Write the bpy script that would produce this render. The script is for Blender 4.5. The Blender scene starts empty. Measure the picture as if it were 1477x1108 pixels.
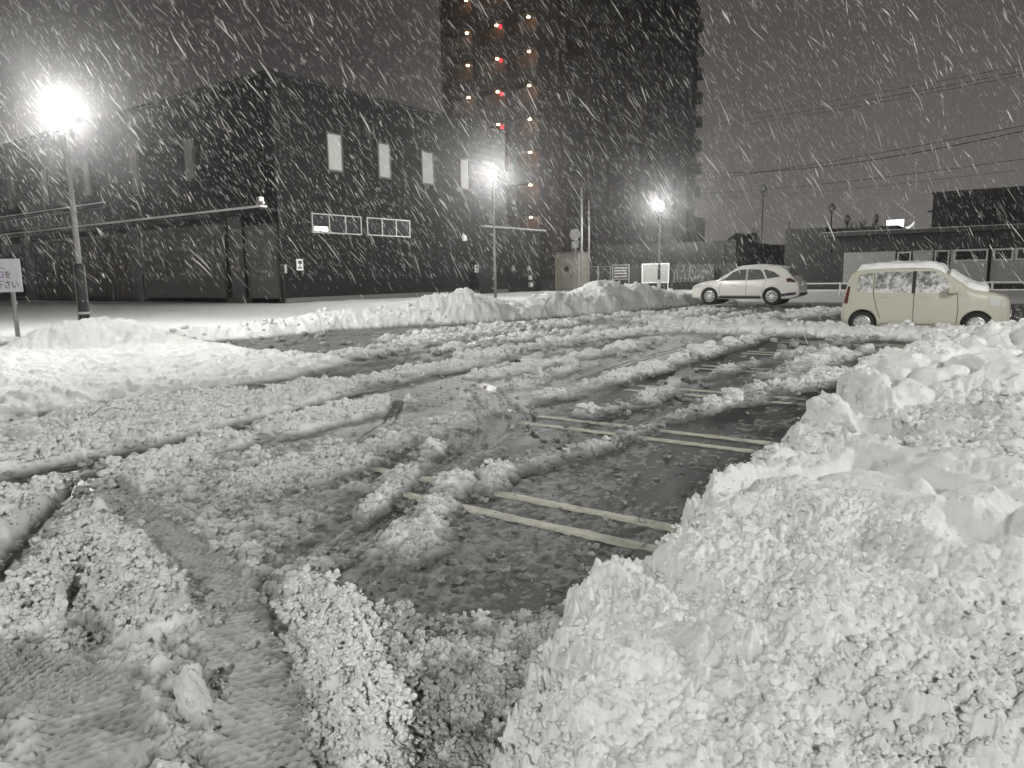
import bpy, bmesh, math, random
import numpy as np
from mathutils import Vector, Matrix

random.seed(7)
RNG = np.random.default_rng(11)
scene = bpy.context.scene
COL = scene.collection
R = math.radians

# ------------------------------------------------------------------ camera
CAM_H = 1.55
cam_d = bpy.data.cameras.new('camera')
cam = bpy.data.objects.new('camera', cam_d)
COL.objects.link(cam)
cam_d.sensor_width = 36.0
cam_d.lens = 36.0 * 1030.0 / 1477.0
cam_d.clip_start = 0.05
cam_d.clip_end = 1000.0
CAM_M = Matrix.Rotation(R(35), 3, 'Z') @ Matrix.Rotation(R(90 - 8.6), 3, 'X') @ Matrix.Rotation(R(-0.95), 3, 'Z')
cam.matrix_world = Matrix.Translation((0, 0, CAM_H)) @ CAM_M.to_4x4()
scene.camera = cam

# ------------------------------------------------------------------ night sky, exposure
world = bpy.data.worlds.new('World')
scene.world = world
world.use_nodes = True
wn, wl = world.node_tree.nodes, world.node_tree.links
bg = wn['Background']
tc = wn.new('ShaderNodeTexCoord')
sep = wn.new('ShaderNodeSeparateXYZ')
ramp = wn.new('ShaderNodeValToRGB')
wl.new(tc.outputs['Generated'], sep.inputs[0])
wl.new(sep.outputs['Z'], ramp.inputs[0])
# the cloud is brighter over the town to the right (east) and darker to the left
dot = wn.new('ShaderNodeVectorMath'); dot.operation = 'DOT_PRODUCT'
dot.inputs[1].default_value = (math.cos(R(35)), math.sin(R(35)), 0)
mr = wn.new('ShaderNodeMapRange'); mr.inputs[1].default_value = -.35; mr.inputs[2].default_value = .45
mr.inputs[3].default_value = .48; mr.inputs[4].default_value = 1.12
mul = wn.new('ShaderNodeVectorMath'); mul.operation = 'SCALE'
wl.new(tc.outputs['Generated'], dot.inputs[0]); wl.new(dot.outputs['Value'], mr.inputs[0])
wl.new(ramp.outputs['Color'], mul.inputs[0]); wl.new(mr.outputs[0], mul.inputs['Scale'])
wl.new(mul.outputs[0], bg.inputs['Color'])
els = ramp.color_ramp.elements
els[0].position, els[0].color = 0.0, (0.165, 0.155, 0.150, 1)      # town glow under the cloud
els[1].position, els[1].color = 0.55, (0.052, 0.047, 0.045, 1)
e = els.new(0.12); e.color = (0.125, 0.117, 0.113, 1)
e = els.new(0.28); e.color = (0.082, 0.075, 0.072, 1)
SKY_STRENGTH = 1.0
bg.inputs['Strength'].default_value = SKY_STRENGTH
scene.view_settings.view_transform = 'Standard'
scene.view_settings.look = 'None'
scene.view_settings.exposure = 0.0
scene.view_settings.gamma = 1.0
LAMP_EMIT = 3200.0
HAZE_DENSITY = 0.0011
scene.cycles.max_bounces = 6
scene.cycles.diffuse_bounces = 3
scene.cycles.volume_bounces = 0
scene.cycles.use_denoising = True

# ------------------------------------------------------------------ helpers
def tag(o, label=None, cat=None, group=None, kind=None):
    if label: o['label'] = label
    if cat: o['category'] = cat
    if group: o['group'] = group
    if kind: o['kind'] = kind
    return o

def thing(name, loc, label, cat, rz=0.0, group=None):
    o = bpy.data.objects.new(name, None)
    o.empty_display_size = 0.3
    COL.objects.link(o)
    o.location = loc
    o.rotation_euler = (0, 0, rz)
    return tag(o, label, cat, group)

class MB:
    """collects shapes and links them as one mesh object"""
    def __init__(self): self.v = []; self.f = []
    def add(self, vs, fs):
        n = len(self.v); self.v += [tuple(p) for p in vs]
        self.f += [tuple(i + n for i in f) for f in fs]; return self
    def box(self, x0, x1, y0, y1, z0, z1):
        vs = [(x0,y0,z0),(x1,y0,z0),(x1,y1,z0),(x0,y1,z0),(x0,y0,z1),(x1,y0,z1),(x1,y1,z1),(x0,y1,z1)]
        return self.add(vs, [(3,2,1,0),(4,5,6,7),(0,1,5,4),(1,2,6,5),(2,3,7,6),(3,0,4,7)])
    def tube(self, pts, r, n=8, cap=True):
        pts = [Vector(p) for p in pts]
        rs = r if isinstance(r, (list, tuple)) else [r] * len(pts)
        vs = []; fs = []
        for i, p in enumerate(pts):
            d = (pts[min(i+1, len(pts)-1)] - pts[max(i-1, 0)]).normalized()
            a = d.cross(Vector((0, 0, 1)))
            if a.length < 1e-3: a = Vector((1, 0, 0))
            a.normalize(); b = d.cross(a)
            for k in range(n):
                t = 2 * math.pi * k / n
                vs.append(p + (a * math.cos(t) + b * math.sin(t)) * rs[i])
        for i in range(len(pts) - 1):
            for k in range(n):
                fs.append((i*n+k, i*n+(k+1) % n, (i+1)*n+(k+1) % n, (i+1)*n+k))
        if cap:
            fs.append(tuple(range(n-1, -1, -1))); fs.append(tuple((len(pts)-1)*n + k for k in range(n)))
        return self.add(vs, fs)
    def lathe(self, prof, c=(0, 0, 0), n=24, axis='Z', cap=True):
        vs = []; fs = []
        for (r, z) in prof:
            for k in range(n):
                t = 2 * math.pi * k / n
                a, b = r * math.cos(t), r * math.sin(t)
                p = (a, b, z) if axis == 'Z' else ((a, z, b) if axis == 'Y' else (z, a, b))
                vs.append((p[0]+c[0], p[1]+c[1], p[2]+c[2]))
        for i in range(len(prof)-1):
            for k in range(n):
                fs.append((i*n+k, i*n+(k+1) % n, (i+1)*n+(k+1) % n, (i+1)*n+k))
        if cap:
            fs.append(tuple(range(n-1, -1, -1))); fs.append(tuple((len(prof)-1)*n+k for k in range(n)))
        return self.add(vs, fs)
    def build(self, name, mat, parent=None, smooth=False, bevel=0.0):
        me = bpy.data.meshes.new(name)
        me.from_pydata(self.v, [], self.f)
        me.materials.append(mat)
        bm = bmesh.new(); bm.from_mesh(me)
        bmesh.ops.recalc_face_normals(bm, faces=bm.faces[:])
        bm.to_mesh(me); bm.free()
        if smooth: me.polygons.foreach_set('use_smooth', [True] * len(me.polygons))
        o = bpy.data.objects.new(name, me)
        COL.objects.link(o)
        if parent: o.parent = parent
        if bevel:
            m = o.modifiers.new('bevel', 'BEVEL'); m.width = bevel; m.segments = 2; m.limit_method = 'ANGLE'
        return o

def grid_mesh(name, verts, quads, mat, smooth=True, attrs=None):
    """big mesh straight from numpy arrays"""
    me = bpy.data.meshes.new(name)
    k = quads.shape[1]
    me.vertices.add(len(verts)); me.vertices.foreach_set('co', verts.astype(np.float32).ravel())
    me.loops.add(quads.size); me.loops.foreach_set('vertex_index', quads.astype(np.int32).ravel())
    me.polygons.add(len(quads))
    me.polygons.foreach_set('loop_start', np.arange(0, quads.size, k, dtype=np.int32))
    me.polygons.foreach_set('loop_total', np.full(len(quads), k, dtype=np.int32))
    if smooth: me.polygons.foreach_set('use_smooth', np.ones(len(quads), dtype=bool))
    me.update(calc_edges=True)
    for nme, arr in (attrs or {}).items():
        at = me.attributes.new(nme, 'FLOAT', 'POINT'); at.data.foreach_set('value', arr.astype(np.float32))
    me.materials.append(mat)
    o = bpy.data.objects.new(name, me); COL.objects.link(o)
    return o

def P(px, py, depth):
    """a point of the surveyed place, from a sighting and its distance"""
    d = CAM_M @ Vector(((px - 738.5) / 1030.0, -(py - 554.0) / 1030.0, -1.0))
    return Vector((0, 0, CAM_H)) + d * depth

# ------------------------------------------------------------------ materials
def new_mat(name):
    m = bpy.data.materials.new(name); m.use_nodes = True
    return m, m.node_tree.nodes, m.node_tree.links, m.node_tree.nodes['Principled BSDF']

def mat_plain(name, col, rough=0.6, metal=0.0, var=0.25, scale=3.0, bump=0.0, bscale=60.0, stretch=(1, 1, 1), coat=0.0, spec=0.5):
    m, n, l, b = new_mat(name)
    tcn = n.new('ShaderNodeTexCoord'); mp = n.new('ShaderNodeMapping'); mp.inputs['Scale'].default_value = stretch
    l.new(tcn.outputs['Object'], mp.inputs[0])
    nz = n.new('ShaderNodeTexNoise'); nz.inputs['Scale'].default_value = scale; nz.inputs['Detail'].default_value = 6
    l.new(mp.outputs[0], nz.inputs['Vector'])
    mx = n.new('ShaderNodeMix'); mx.data_type = 'RGBA'
    mx.inputs[6].default_value = (*[c * (1 - var) for c in col], 1); mx.inputs[7].default_value = (*[min(1, c * (1 + var)) for c in col], 1)
    l.new(nz.outputs['Fac'], mx.inputs[0]); l.new(mx.outputs[2], b.inputs['Base Color'])
    b.inputs['Roughness'].default_value = rough; b.inputs['Metallic'].default_value = metal
    b.inputs['Coat Weight'].default_value = coat; b.inputs['Specular IOR Level'].default_value = spec
    if bump:
        nb = n.new('ShaderNodeTexNoise'); nb.inputs['Scale'].default_value = bscale; nb.inputs['Detail'].default_value = 4
        l.new(mp.outputs[0], nb.inputs['Vector'])
        bp = n.new('ShaderNodeBump'); bp.inputs['Strength'].default_value = bump; bp.inputs['Distance'].default_value = 0.01
        l.new(nb.outputs['Fac'], bp.inputs['Height']); l.new(bp.outputs[0], b.inputs['Normal'])
    return m

def mat_emit(name, col, strength):
    m, n, l, b = new_mat(name)
    b.inputs['Base Color'].default_value = (*col, 1)
    b.inputs['Emission Color'].default_value = (*col, 1); b.inputs['Emission Strength'].default_value = strength
    return m

def mat_siding(name, col, axis, period, depth=0.5, rough=0.55):
    """profiled metal sheet: bump ribs along one axis"""
    m, n, l, b = new_mat(name)
    tcn = n.new('ShaderNodeTexCoord'); sp = n.new('ShaderNodeSeparateXYZ'); l.new(tcn.outputs['Object'], sp.inputs[0])
    mt = n.new('ShaderNodeMath'); mt.operation = 'MULTIPLY'; mt.inputs[1].default_value = 2 * math.pi / period
    l.new(sp.outputs[axis], mt.inputs[0])
    sn = n.new('ShaderNodeMath'); sn.operation = 'SINE'; l.new(mt.outputs[0], sn.inputs[0])
    bp = n.new('ShaderNodeBump'); bp.inputs['Strength'].default_value = depth; bp.inputs['Distance'].default_value = 0.03
    l.new(sn.outputs[0], bp.inputs['Height']); l.new(bp.outputs[0], b.inputs['Normal'])
    nz = n.new('ShaderNodeTexNoise'); nz.inputs['Scale'].default_value = 0.7; nz.inputs['Detail'].default_value = 8
    l.new(tcn.outputs['Object'], nz.inputs['Vector'])
    mx = n.new('ShaderNodeMix'); mx.data_type = 'RGBA'
    mx.inputs[6].default_value = (*[c * .7 for c in col], 1); mx.inputs[7].default_value = (*[c * 1.35 for c in col], 1)
    l.new(nz.outputs['Fac'], mx.inputs[0]); l.new(mx.outputs[2], b.inputs['Base Color'])
    b.inputs['Roughness'].default_value = rough; b.inputs['Specular IOR Level'].default_value = 0.12
    return m

def mat_snow(name, clean=(0.81, 0.815, 0.80), wet=(0.10, 0.102, 0.097), bump=0.6):
    """snow: attribute white = 0 grey see-through slush, 1 clean packed snow"""
    m, n, l, b = new_mat(name)
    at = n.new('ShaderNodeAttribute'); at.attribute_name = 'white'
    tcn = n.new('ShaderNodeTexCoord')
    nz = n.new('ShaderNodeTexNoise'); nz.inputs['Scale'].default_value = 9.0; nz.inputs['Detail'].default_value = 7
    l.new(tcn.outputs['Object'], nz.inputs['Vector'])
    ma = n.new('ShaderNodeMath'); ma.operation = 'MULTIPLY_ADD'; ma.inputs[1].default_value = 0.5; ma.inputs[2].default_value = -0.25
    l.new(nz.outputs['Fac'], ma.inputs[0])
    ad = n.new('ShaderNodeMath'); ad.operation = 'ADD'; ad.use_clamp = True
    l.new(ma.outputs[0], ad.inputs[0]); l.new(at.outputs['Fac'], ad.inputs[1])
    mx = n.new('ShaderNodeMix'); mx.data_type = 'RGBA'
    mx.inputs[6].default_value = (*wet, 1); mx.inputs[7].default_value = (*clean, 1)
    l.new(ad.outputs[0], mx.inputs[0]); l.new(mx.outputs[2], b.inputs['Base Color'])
    mr = n.new('ShaderNodeMapRange'); b.inputs['Specular IOR Level'].default_value = 0.35; mr.inputs[3].default_value = 0.5; mr.inputs[4].default_value = 0.75
    l.new(ad.outputs[0], mr.inputs[0]); l.new(mr.outputs[0], b.inputs['Roughness'])
    b.inputs['Subsurface Weight'].default_value = 0.25; b.inputs['Subsurface Radius'].default_value = (1, 1, .95); b.inputs['Subsurface Scale'].default_value = 0.006
    n1 = n.new('ShaderNodeTexNoise'); n1.inputs['Scale'].default_value = 48; n1.inputs['Detail'].default_value = 9; n1.inputs['Roughness'].default_value = 0.72
    l.new(tcn.outputs['Object'], n1.inputs['Vector'])
    bp = n.new('ShaderNodeBump'); bp.inputs['Strength'].default_value = bump; bp.inputs['Distance'].default_value = 0.022
    l.new(n1.outputs['Fac'], bp.inputs['Height']); l.new(bp.outputs[0], b.inputs['Normal'])
    return m

def mat_asphalt():
    m, n, l, b = new_mat('wet_asphalt')
    tcn = n.new('ShaderNodeTexCoord')
    mp = n.new('ShaderNodeMapping'); mp.inputs['Scale'].default_value = (1.0, 0.35, 1.0); l.new(tcn.outputs['Object'], mp.inputs[0])
    film = n.new('ShaderNodeTexNoise'); film.inputs['Scale'].default_value = 1.6; film.inputs['Detail'].default_value = 9; film.inputs['Roughness'].default_value = 0.68
    l.new(mp.outputs[0], film.inputs['Vector'])
    rp = n.new('ShaderNodeValToRGB'); rp.color_ramp.elements[0].position = 0.40; rp.color_ramp.elements[1].position = 0.66
    rp.color_ramp.elements[0].color = (0.026, 0.026, 0.025, 1); rp.color_ramp.elements[1].color = (0.095, 0.096, 0.091, 1)
    l.new(film.outputs['Fac'], rp.inputs[0])
    gr = n.new('ShaderNodeTexNoise'); gr.inputs['Scale'].default_value = 55; gr.inputs['Detail'].default_value = 4
    l.new(tcn.outputs['Object'], gr.inputs['Vector'])
    mg = n.new('ShaderNodeMix'); mg.data_type = 'RGBA'; mg.blend_type = 'MULTIPLY'; mg.inputs[0].default_value = 0.8
    gm = n.new('ShaderNodeMapRange'); gm.inputs[1].default_value = 0.3; gm.inputs[2].default_value = 0.7; gm.inputs[3].default_value = 0.45; gm.inputs[4].default_value = 1.5
    gm.clamp = False
    l.new(gr.outputs['Fac'], gm.inputs[0])
    l.new(rp.outputs['Color'], mg.inputs[6]); l.new(gm.outputs[0], mg.inputs[7])
    l.new(mg.outputs[2], b.inputs['Base Color'])
    rr = n.new('ShaderNodeMapRange'); rr.inputs[1].default_value = 0.38; rr.inputs[2].default_value = 0.62; rr.inputs[3].default_value = 0.46; rr.inputs[4].default_value = 0.8
    l.new(film.outputs['Fac'], rr.inputs[0]); l.new(rr.outputs[0], b.inputs['Roughness'])
    bp = n.new('ShaderNodeBump'); bp.inputs['Strength'].default_value = 0.5; bp.inputs['Distance'].default_value = 0.004
    l.new(gr.outputs['Fac'], bp.inputs['Height']); l.new(bp.outputs[0], b.inputs['Normal'])
    return m

M = {}
M['snow'] = mat_snow('snow')
M['asphalt'] = mat_asphalt()
M['line'] = mat_plain('line_paint_under_slush', (0.43, 0.43, 0.36), 0.6, var=0.45, scale=11, bump=0.8, bscale=50)
M['siding'] = mat_siding('dark_siding', (0.012, 0.012, 0.0115), 'Z', 0.42, .12, .75)
M['shutter'] = mat_siding('shutter_slats', (0.15, 0.147, 0.138), 'Z', 0.55, 0.6, 0.45)
M['bluedoor'] = mat_siding('weathered_gate', (0.12, 0.108, 0.098), 'X', 0.6, 0.5)
M['trim'] = mat_plain('dark_trim', (0.02, 0.02, 0.02), 0.6, spec=.15)
M['pillar'] = mat_plain('pillar_grey', (0.10, 0.098, 0.094), 0.6)
M['frame'] = mat_plain('aluminium_frame', (0.42, 0.41, 0.39), 0.4, 0.3)
M['darkframe'] = mat_plain('bronze_frame', (0.10, 0.095, 0.085), 0.45, 0.3)
M['blind'] = mat_plain('pale_blind', (0.34, 0.34, 0.325), 0.8, var=0.05)
M['glass'] = mat_plain('dark_glass', (0.03, 0.032, 0.033), 0.08, var=0.1)
M['lit'] = mat_emit('lit_room', (1.0, 0.97, 0.9), 2.2)
M['tower'] = mat_plain('tower_brick', (0.026, 0.020, 0.018), 0.8, var=0.35, scale=0.8, spec=0.12)
M['towertrim'] = mat_plain('tower_concrete', (0.032, 0.028, 0.026), 0.8, var=0.3, scale=1.2, spec=0.12)
M['parapet'] = mat_plain('balcony_parapet', (0.05, 0.042, 0.035), 0.7, var=0.2, spec=0.12)
M['warm'] = mat_emit('corridor_lamp_glow', (1.0, 0.62, 0.32), 40.0)
M['red'] = mat_emit('red_lamp_glow', (1.0, 0.012, 0.03), 4.0)
M['corridor'] = mat_plain('corridor_wall', (0.085, 0.05, 0.029), 0.8, var=0.15)
M['panel'] = mat_plain('wall_panel', (0.024, 0.0237, 0.021), 0.7, var=0.15, scale=1.5, stretch=(1, 1, 0.4), spec=0.12)
M['darkwall'] = mat_plain('dark_wall', (0.055, 0.055, 0.054), 0.7, var=0.3, spec=0.12)
M['white'] = mat_plain('white_paint', (0.78, 0.78, 0.75), 0.5, var=0.06)
M['lightpanel'] = mat_plain('pale_wall_panel', (0.30, 0.295, 0.28), 0.6, var=0.08)
M['roofdark'] = mat_plain('roof_fascia', (0.075, 0.075, 0.073), 0.6, var=0.3, spec=0.12)
M['pole'] = mat_plain('galvanised_pole', (0.30, 0.295, 0.28), 0.5, 0.4, var=0.2, scale=6)
M['darkpole'] = mat_plain('dark_pole', (0.035, 0.035, 0.035), 0.6)
M['wrap'] = mat_plain('black_wrap', (0.022, 0.021, 0.020), 0.5, var=0.4, scale=9, bump=0.6, bscale=20)
M['globe'] = mat_emit('lamp_globe_glow', (1.0, 0.99, 0.955), LAMP_EMIT)
M['offglobe'] = mat_plain('unlit_globe', (0.16, 0.16, 0.155), 0.35)
M['beigebox'] = mat_plain('cabinet_beige', (0.20, 0.19, 0.155), 0.6, var=0.1)
M['board'] = mat_plain('notice_dark', (0.035, 0.033, 0.035), 0.4)
M['ink'] = mat_plain('ink_black', (0.03, 0.03, 0.035), 0.6)
M['purple'] = mat_plain('ink_purple', (0.20, 0.08, 0.38), 0.6)
M['signwhite'] = mat_plain('sign_face', (0.72, 0.70, 0.74), 0.5, var=0.04)
M['tyre'] = mat_plain('tyre_rubber', (0.018, 0.018, 0.018), 0.8)
M['rim'] = mat_plain('alloy_rim', (0.60, 0.60, 0.58), 0.3, 0.85, var=0.1)
M['blacktrim'] = mat_plain('black_plastic', (0.02, 0.02, 0.02), 0.5)
M['pearl'] = mat_plain('pearl_paint', (0.80, 0.79, 0.73), 0.25, var=0.05, coat=0.6)
M['beige'] = mat_plain('beige_paint', (0.49, 0.478, 0.395), 0.28, var=0.06, coat=0.6)
M['carglass'] = mat_plain('car_glass', (0.13, 0.133, 0.128), 0.2, var=0.3, scale=4)
M['headlight'] = mat_plain('headlight_lens', (0.55, 0.56, 0.55), 0.1, var=0.2, scale=20)
M['taillight'] = mat_plain('taillight_red', (0.10, 0.016, 0.016), 0.2)
M['chrome'] = mat_plain('bright_metal', (0.7, 0.7, 0.7), 0.2, 0.9)
M['wire'] = mat_plain('cable_black', (0.02, 0.02, 0.02), 0.7)
M['twig'] = mat_plain('bark', (0.05, 0.045, 0.04), 0.9)
M['leaf'] = mat_plain('dark_leaf', (0.03, 0.035, 0.03), 0.8)

M['snowcap'] = mat_plain('snow_cap', (.80, .805, .785), .75, var=.05, scale=9, bump=.6, bscale=40)
M['snowdim'] = mat_plain('thin_snow', (.45, .45, .44), .8, var=.4, scale=8)
M['litsign'] = mat_emit('lit_sign_face', (.95, .98, 1.0), 1.6)
M['litlow'] = mat_emit('lit_lamp_arm', (1.0, 1.0, .97), .7)
M['peach'] = mat_emit('peach_light', (1.0, .80, .62), .42)
def mat_flake():
    m, n, l, b = new_mat('snowflake'); n.remove(b)
    d = n.new('ShaderNodeBsdfDiffuse'); d.inputs[0].default_value = (.5, .5, .5, 1)
    t = n.new('ShaderNodeBsdfTranslucent'); t.inputs[0].default_value = (.95, .95, .93, 1)
    x = n.new('ShaderNodeMixShader'); x.inputs[0].default_value = .65
    l.new(d.outputs[0], x.inputs[1]); l.new(t.outputs[0], x.inputs[2]); l.new(x.outputs[0], n['Material Output'].inputs['Surface'])
    return m
M['flake'] = mat_flake()

def mat_poster():
    m, n, l, b = new_mat('smeared_poster')
    tcn = n.new('ShaderNodeTexCoord'); mp = n.new('ShaderNodeMapping'); mp.inputs['Scale'].default_value = (2.2, 1, .9); l.new(tcn.outputs['Object'], mp.inputs[0])
    nz = n.new('ShaderNodeTexNoise'); nz.inputs['Scale'].default_value = 2.6; nz.inputs['Detail'].default_value = 8; nz.inputs['Roughness'].default_value = .7
    l.new(mp.outputs[0], nz.inputs['Vector'])
    rp = n.new('ShaderNodeValToRGB'); rp.color_ramp.elements[0].position = .52; rp.color_ramp.elements[1].position = .68
    rp.color_ramp.elements[0].color = (.03, .03, .03, 1); rp.color_ramp.elements[1].color = (.55, .55, .53, 1)
    l.new(nz.outputs['Fac'], rp.inputs[0]); l.new(rp.outputs['Color'], b.inputs['Base Color']); b.inputs['Roughness'].default_value = .5
    return m
M['poster'] = mat_poster()

def mat_frost():
    m, n, l, b = new_mat('snowy_car_glass')
    tcn = n.new('ShaderNodeTexCoord')
    nz = n.new('ShaderNodeTexNoise'); nz.inputs['Scale'].default_value = 5.5; nz.inputs['Detail'].default_value = 8; nz.inputs['Roughness'].default_value = 0.75
    l.new(tcn.outputs['Object'], nz.inputs['Vector'])
    f = n.new('ShaderNodeTexNoise'); f.inputs['Scale'].default_value = 60; f.inputs['Detail'].default_value = 5
    l.new(tcn.outputs['Object'], f.inputs['Vector'])
    s = n.new('ShaderNodeSeparateXYZ'); l.new(tcn.outputs['Object'], s.inputs[0])
    hz = n.new('ShaderNodeMapRange'); hz.inputs[1].default_value = 0.9; hz.inputs[2].default_value = 1.5; hz.inputs[3].default_value = 0.10; hz.inputs[4].default_value = -0.06
    l.new(s.outputs['Z'], hz.inputs[0])
    a1 = n.new('ShaderNodeMath'); a1.operation = 'ADD'; l.new(nz.outputs['Fac'], a1.inputs[0]); l.new(hz.outputs[0], a1.inputs[1])
    a2 = n.new('ShaderNodeMath'); a2.operation = 'MULTIPLY_ADD'; a2.inputs[1].default_value = 0.35; l.new(f.outputs['Fac'], a2.inputs[0]); l.new(a1.outputs[0], a2.inputs[2])
    rp = n.new('ShaderNodeValToRGB'); rp.color_ramp.elements[0].position = 0.60; rp.color_ramp.elements[1].position = 0.80
    rp.color_ramp.elements[0].color = (0.085, 0.088, 0.083, 1); rp.color_ramp.elements[1].color = (0.70, 0.70, 0.68, 1)
    l.new(a2.outputs[0], rp.inputs[0]); l.new(rp.outputs['Color'], b.inputs['Base Color'])
    b.inputs['Roughness'].default_value = 0.5
    bp = n.new('ShaderNodeBump'); bp.inputs['Strength'].default_value = 0.5; bp.inputs['Distance'].default_value = 0.01
    l.new(f.outputs['Fac'], bp.inputs['Height']); l.new(bp.outputs[0], b.inputs['Normal'])
    return m
M['frost'] = mat_frost()

# ------------------------------------------------------------------ noise
def hash2(ix, iy, s):
    h = (ix.astype(np.int64) * 374761393 + iy.astype(np.int64) * 668265263 + s * 1442695041) & 0xFFFFFFFF
    h = ((h ^ (h >> 13)) * 1274126177) & 0xFFFFFFFF
    h = ((h ^ (h >> 16)) * 2246822519) & 0xFFFFFFFF
    return ((h ^ (h >> 15)) & 0xFFFFFF).astype(np.float32) / np.float32(0xFFFFFF)

def vnoise(x, y, s=0):
    ix = np.floor(x); iy = np.floor(y); fx = (x - ix).astype(np.float32); fy = (y - iy).astype(np.float32)
    fx = fx*fx*fx*(fx*(fx*6-15)+10); fy = fy*fy*fy*(fy*(fy*6-15)+10)
    a = hash2(ix, iy, s); b = hash2(ix+1, iy, s); c = hash2(ix, iy+1, s); d = hash2(ix+1, iy+1, s)
    return (a*(1-fx)+b*fx)*(1-fy) + (c*(1-fx)+d*fx)*fy - 0.5

def fbm(x, y, s=0, o=4, g=0.5):
    t = 0; a = 1.0; n = 0
    for k in range(o):
        t = t + a * vnoise(x * 2**k + 17.3*k, y * 2**k - 9.1*k, s + k); n += a; a *= g
    return t / n * 2.0      # roughly -1 .. 1

def lumps(x, y, cell, s=0, dens=1.0):
    """rounded crumbs, 0..1"""
    u = x / cell; v = y / cell
    iu = np.floor(u); iv = np.floor(v)
    out = np.zeros(u.shape, np.float32)
    for dx in (-1, 0, 1):
        for dy in (-1, 0, 1):
            cx = iu + dx; cy = iv + dy
            px = cx + hash2(cx, cy, s); py = cy + hash2(cx, cy, s+1)
            rr = 0.35 + 0.6 * hash2(cx, cy, s+2)
            on = hash2(cx, cy, s+3) < dens
            d2 = ((u - px)**2 + (v - py)**2) / (rr*rr)
            h = rr * np.sqrt(np.clip(1 - d2, 0, 1)) * on
            np.maximum(out, h.astype(np.float32), out=out)
    return out

def sstep(a, b, x):
    t = np.clip((x - a) / (b - a), 0, 1); return t*t*(3-2*t)

def poly_dist(X, Y, pts, extra=None, reach=1.5):
    """distance to a polyline, plus values interpolated along it and the signed side"""
    D = np.full(X.shape, 1e3, np.float32)
    E = None if extra is None else [np.zeros(X.shape, np.float32) for _ in extra]
    S = np.zeros(X.shape, np.float32); A = np.zeros(X.shape, np.float32)
    acc = 0.0
    for i in range(len(pts)-1):
        (ax, ay), (bx, by) = pts[i][:2], pts[i+1][:2]
        m = np.nonzero((X > min(ax, bx)-reach) & (X < max(ax, bx)+reach) & (Y > min(ay, by)-reach) & (Y < max(ay, by)+reach))
        L = math.hypot(bx-ax, by-ay)
        if len(m[0]):
            x = X[m]; y = Y[m]
            t = np.clip(((x-ax)*(bx-ax) + (y-ay)*(by-ay)) / (L*L), 0, 1)
            d = np.hypot(x-ax-t*(bx-ax), y-ay-t*(by-ay))
            better = d < D[m]
            mm = tuple(q[better] for q in m); tb = t[better]
            D[mm] = d[better]
            S[mm] = np.sign((bx-ax)*(y[better]-ay) - (by-ay)*(x[better]-ax))
            A[mm] = acc + tb * L
            if E is not None:
                for k, ex in enumerate(extra): E[k][mm] = ex[i]*(1-tb) + ex[i+1]*tb
        acc += L
    return D, E, S, A

def inside(X, Y, pts):
    r = np.zeros(X.shape, bool); j = len(pts)-1
    for i in range(len(pts)):
        xi, yi = pts[i]; xj, yj = pts[j]
        c = ((yi > Y) != (yj > Y)) & (X < (xj-xi)*(Y-yi)/((yj-yi) or 1e-9) + xi)
        r ^= c; j = i
    return r
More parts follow.
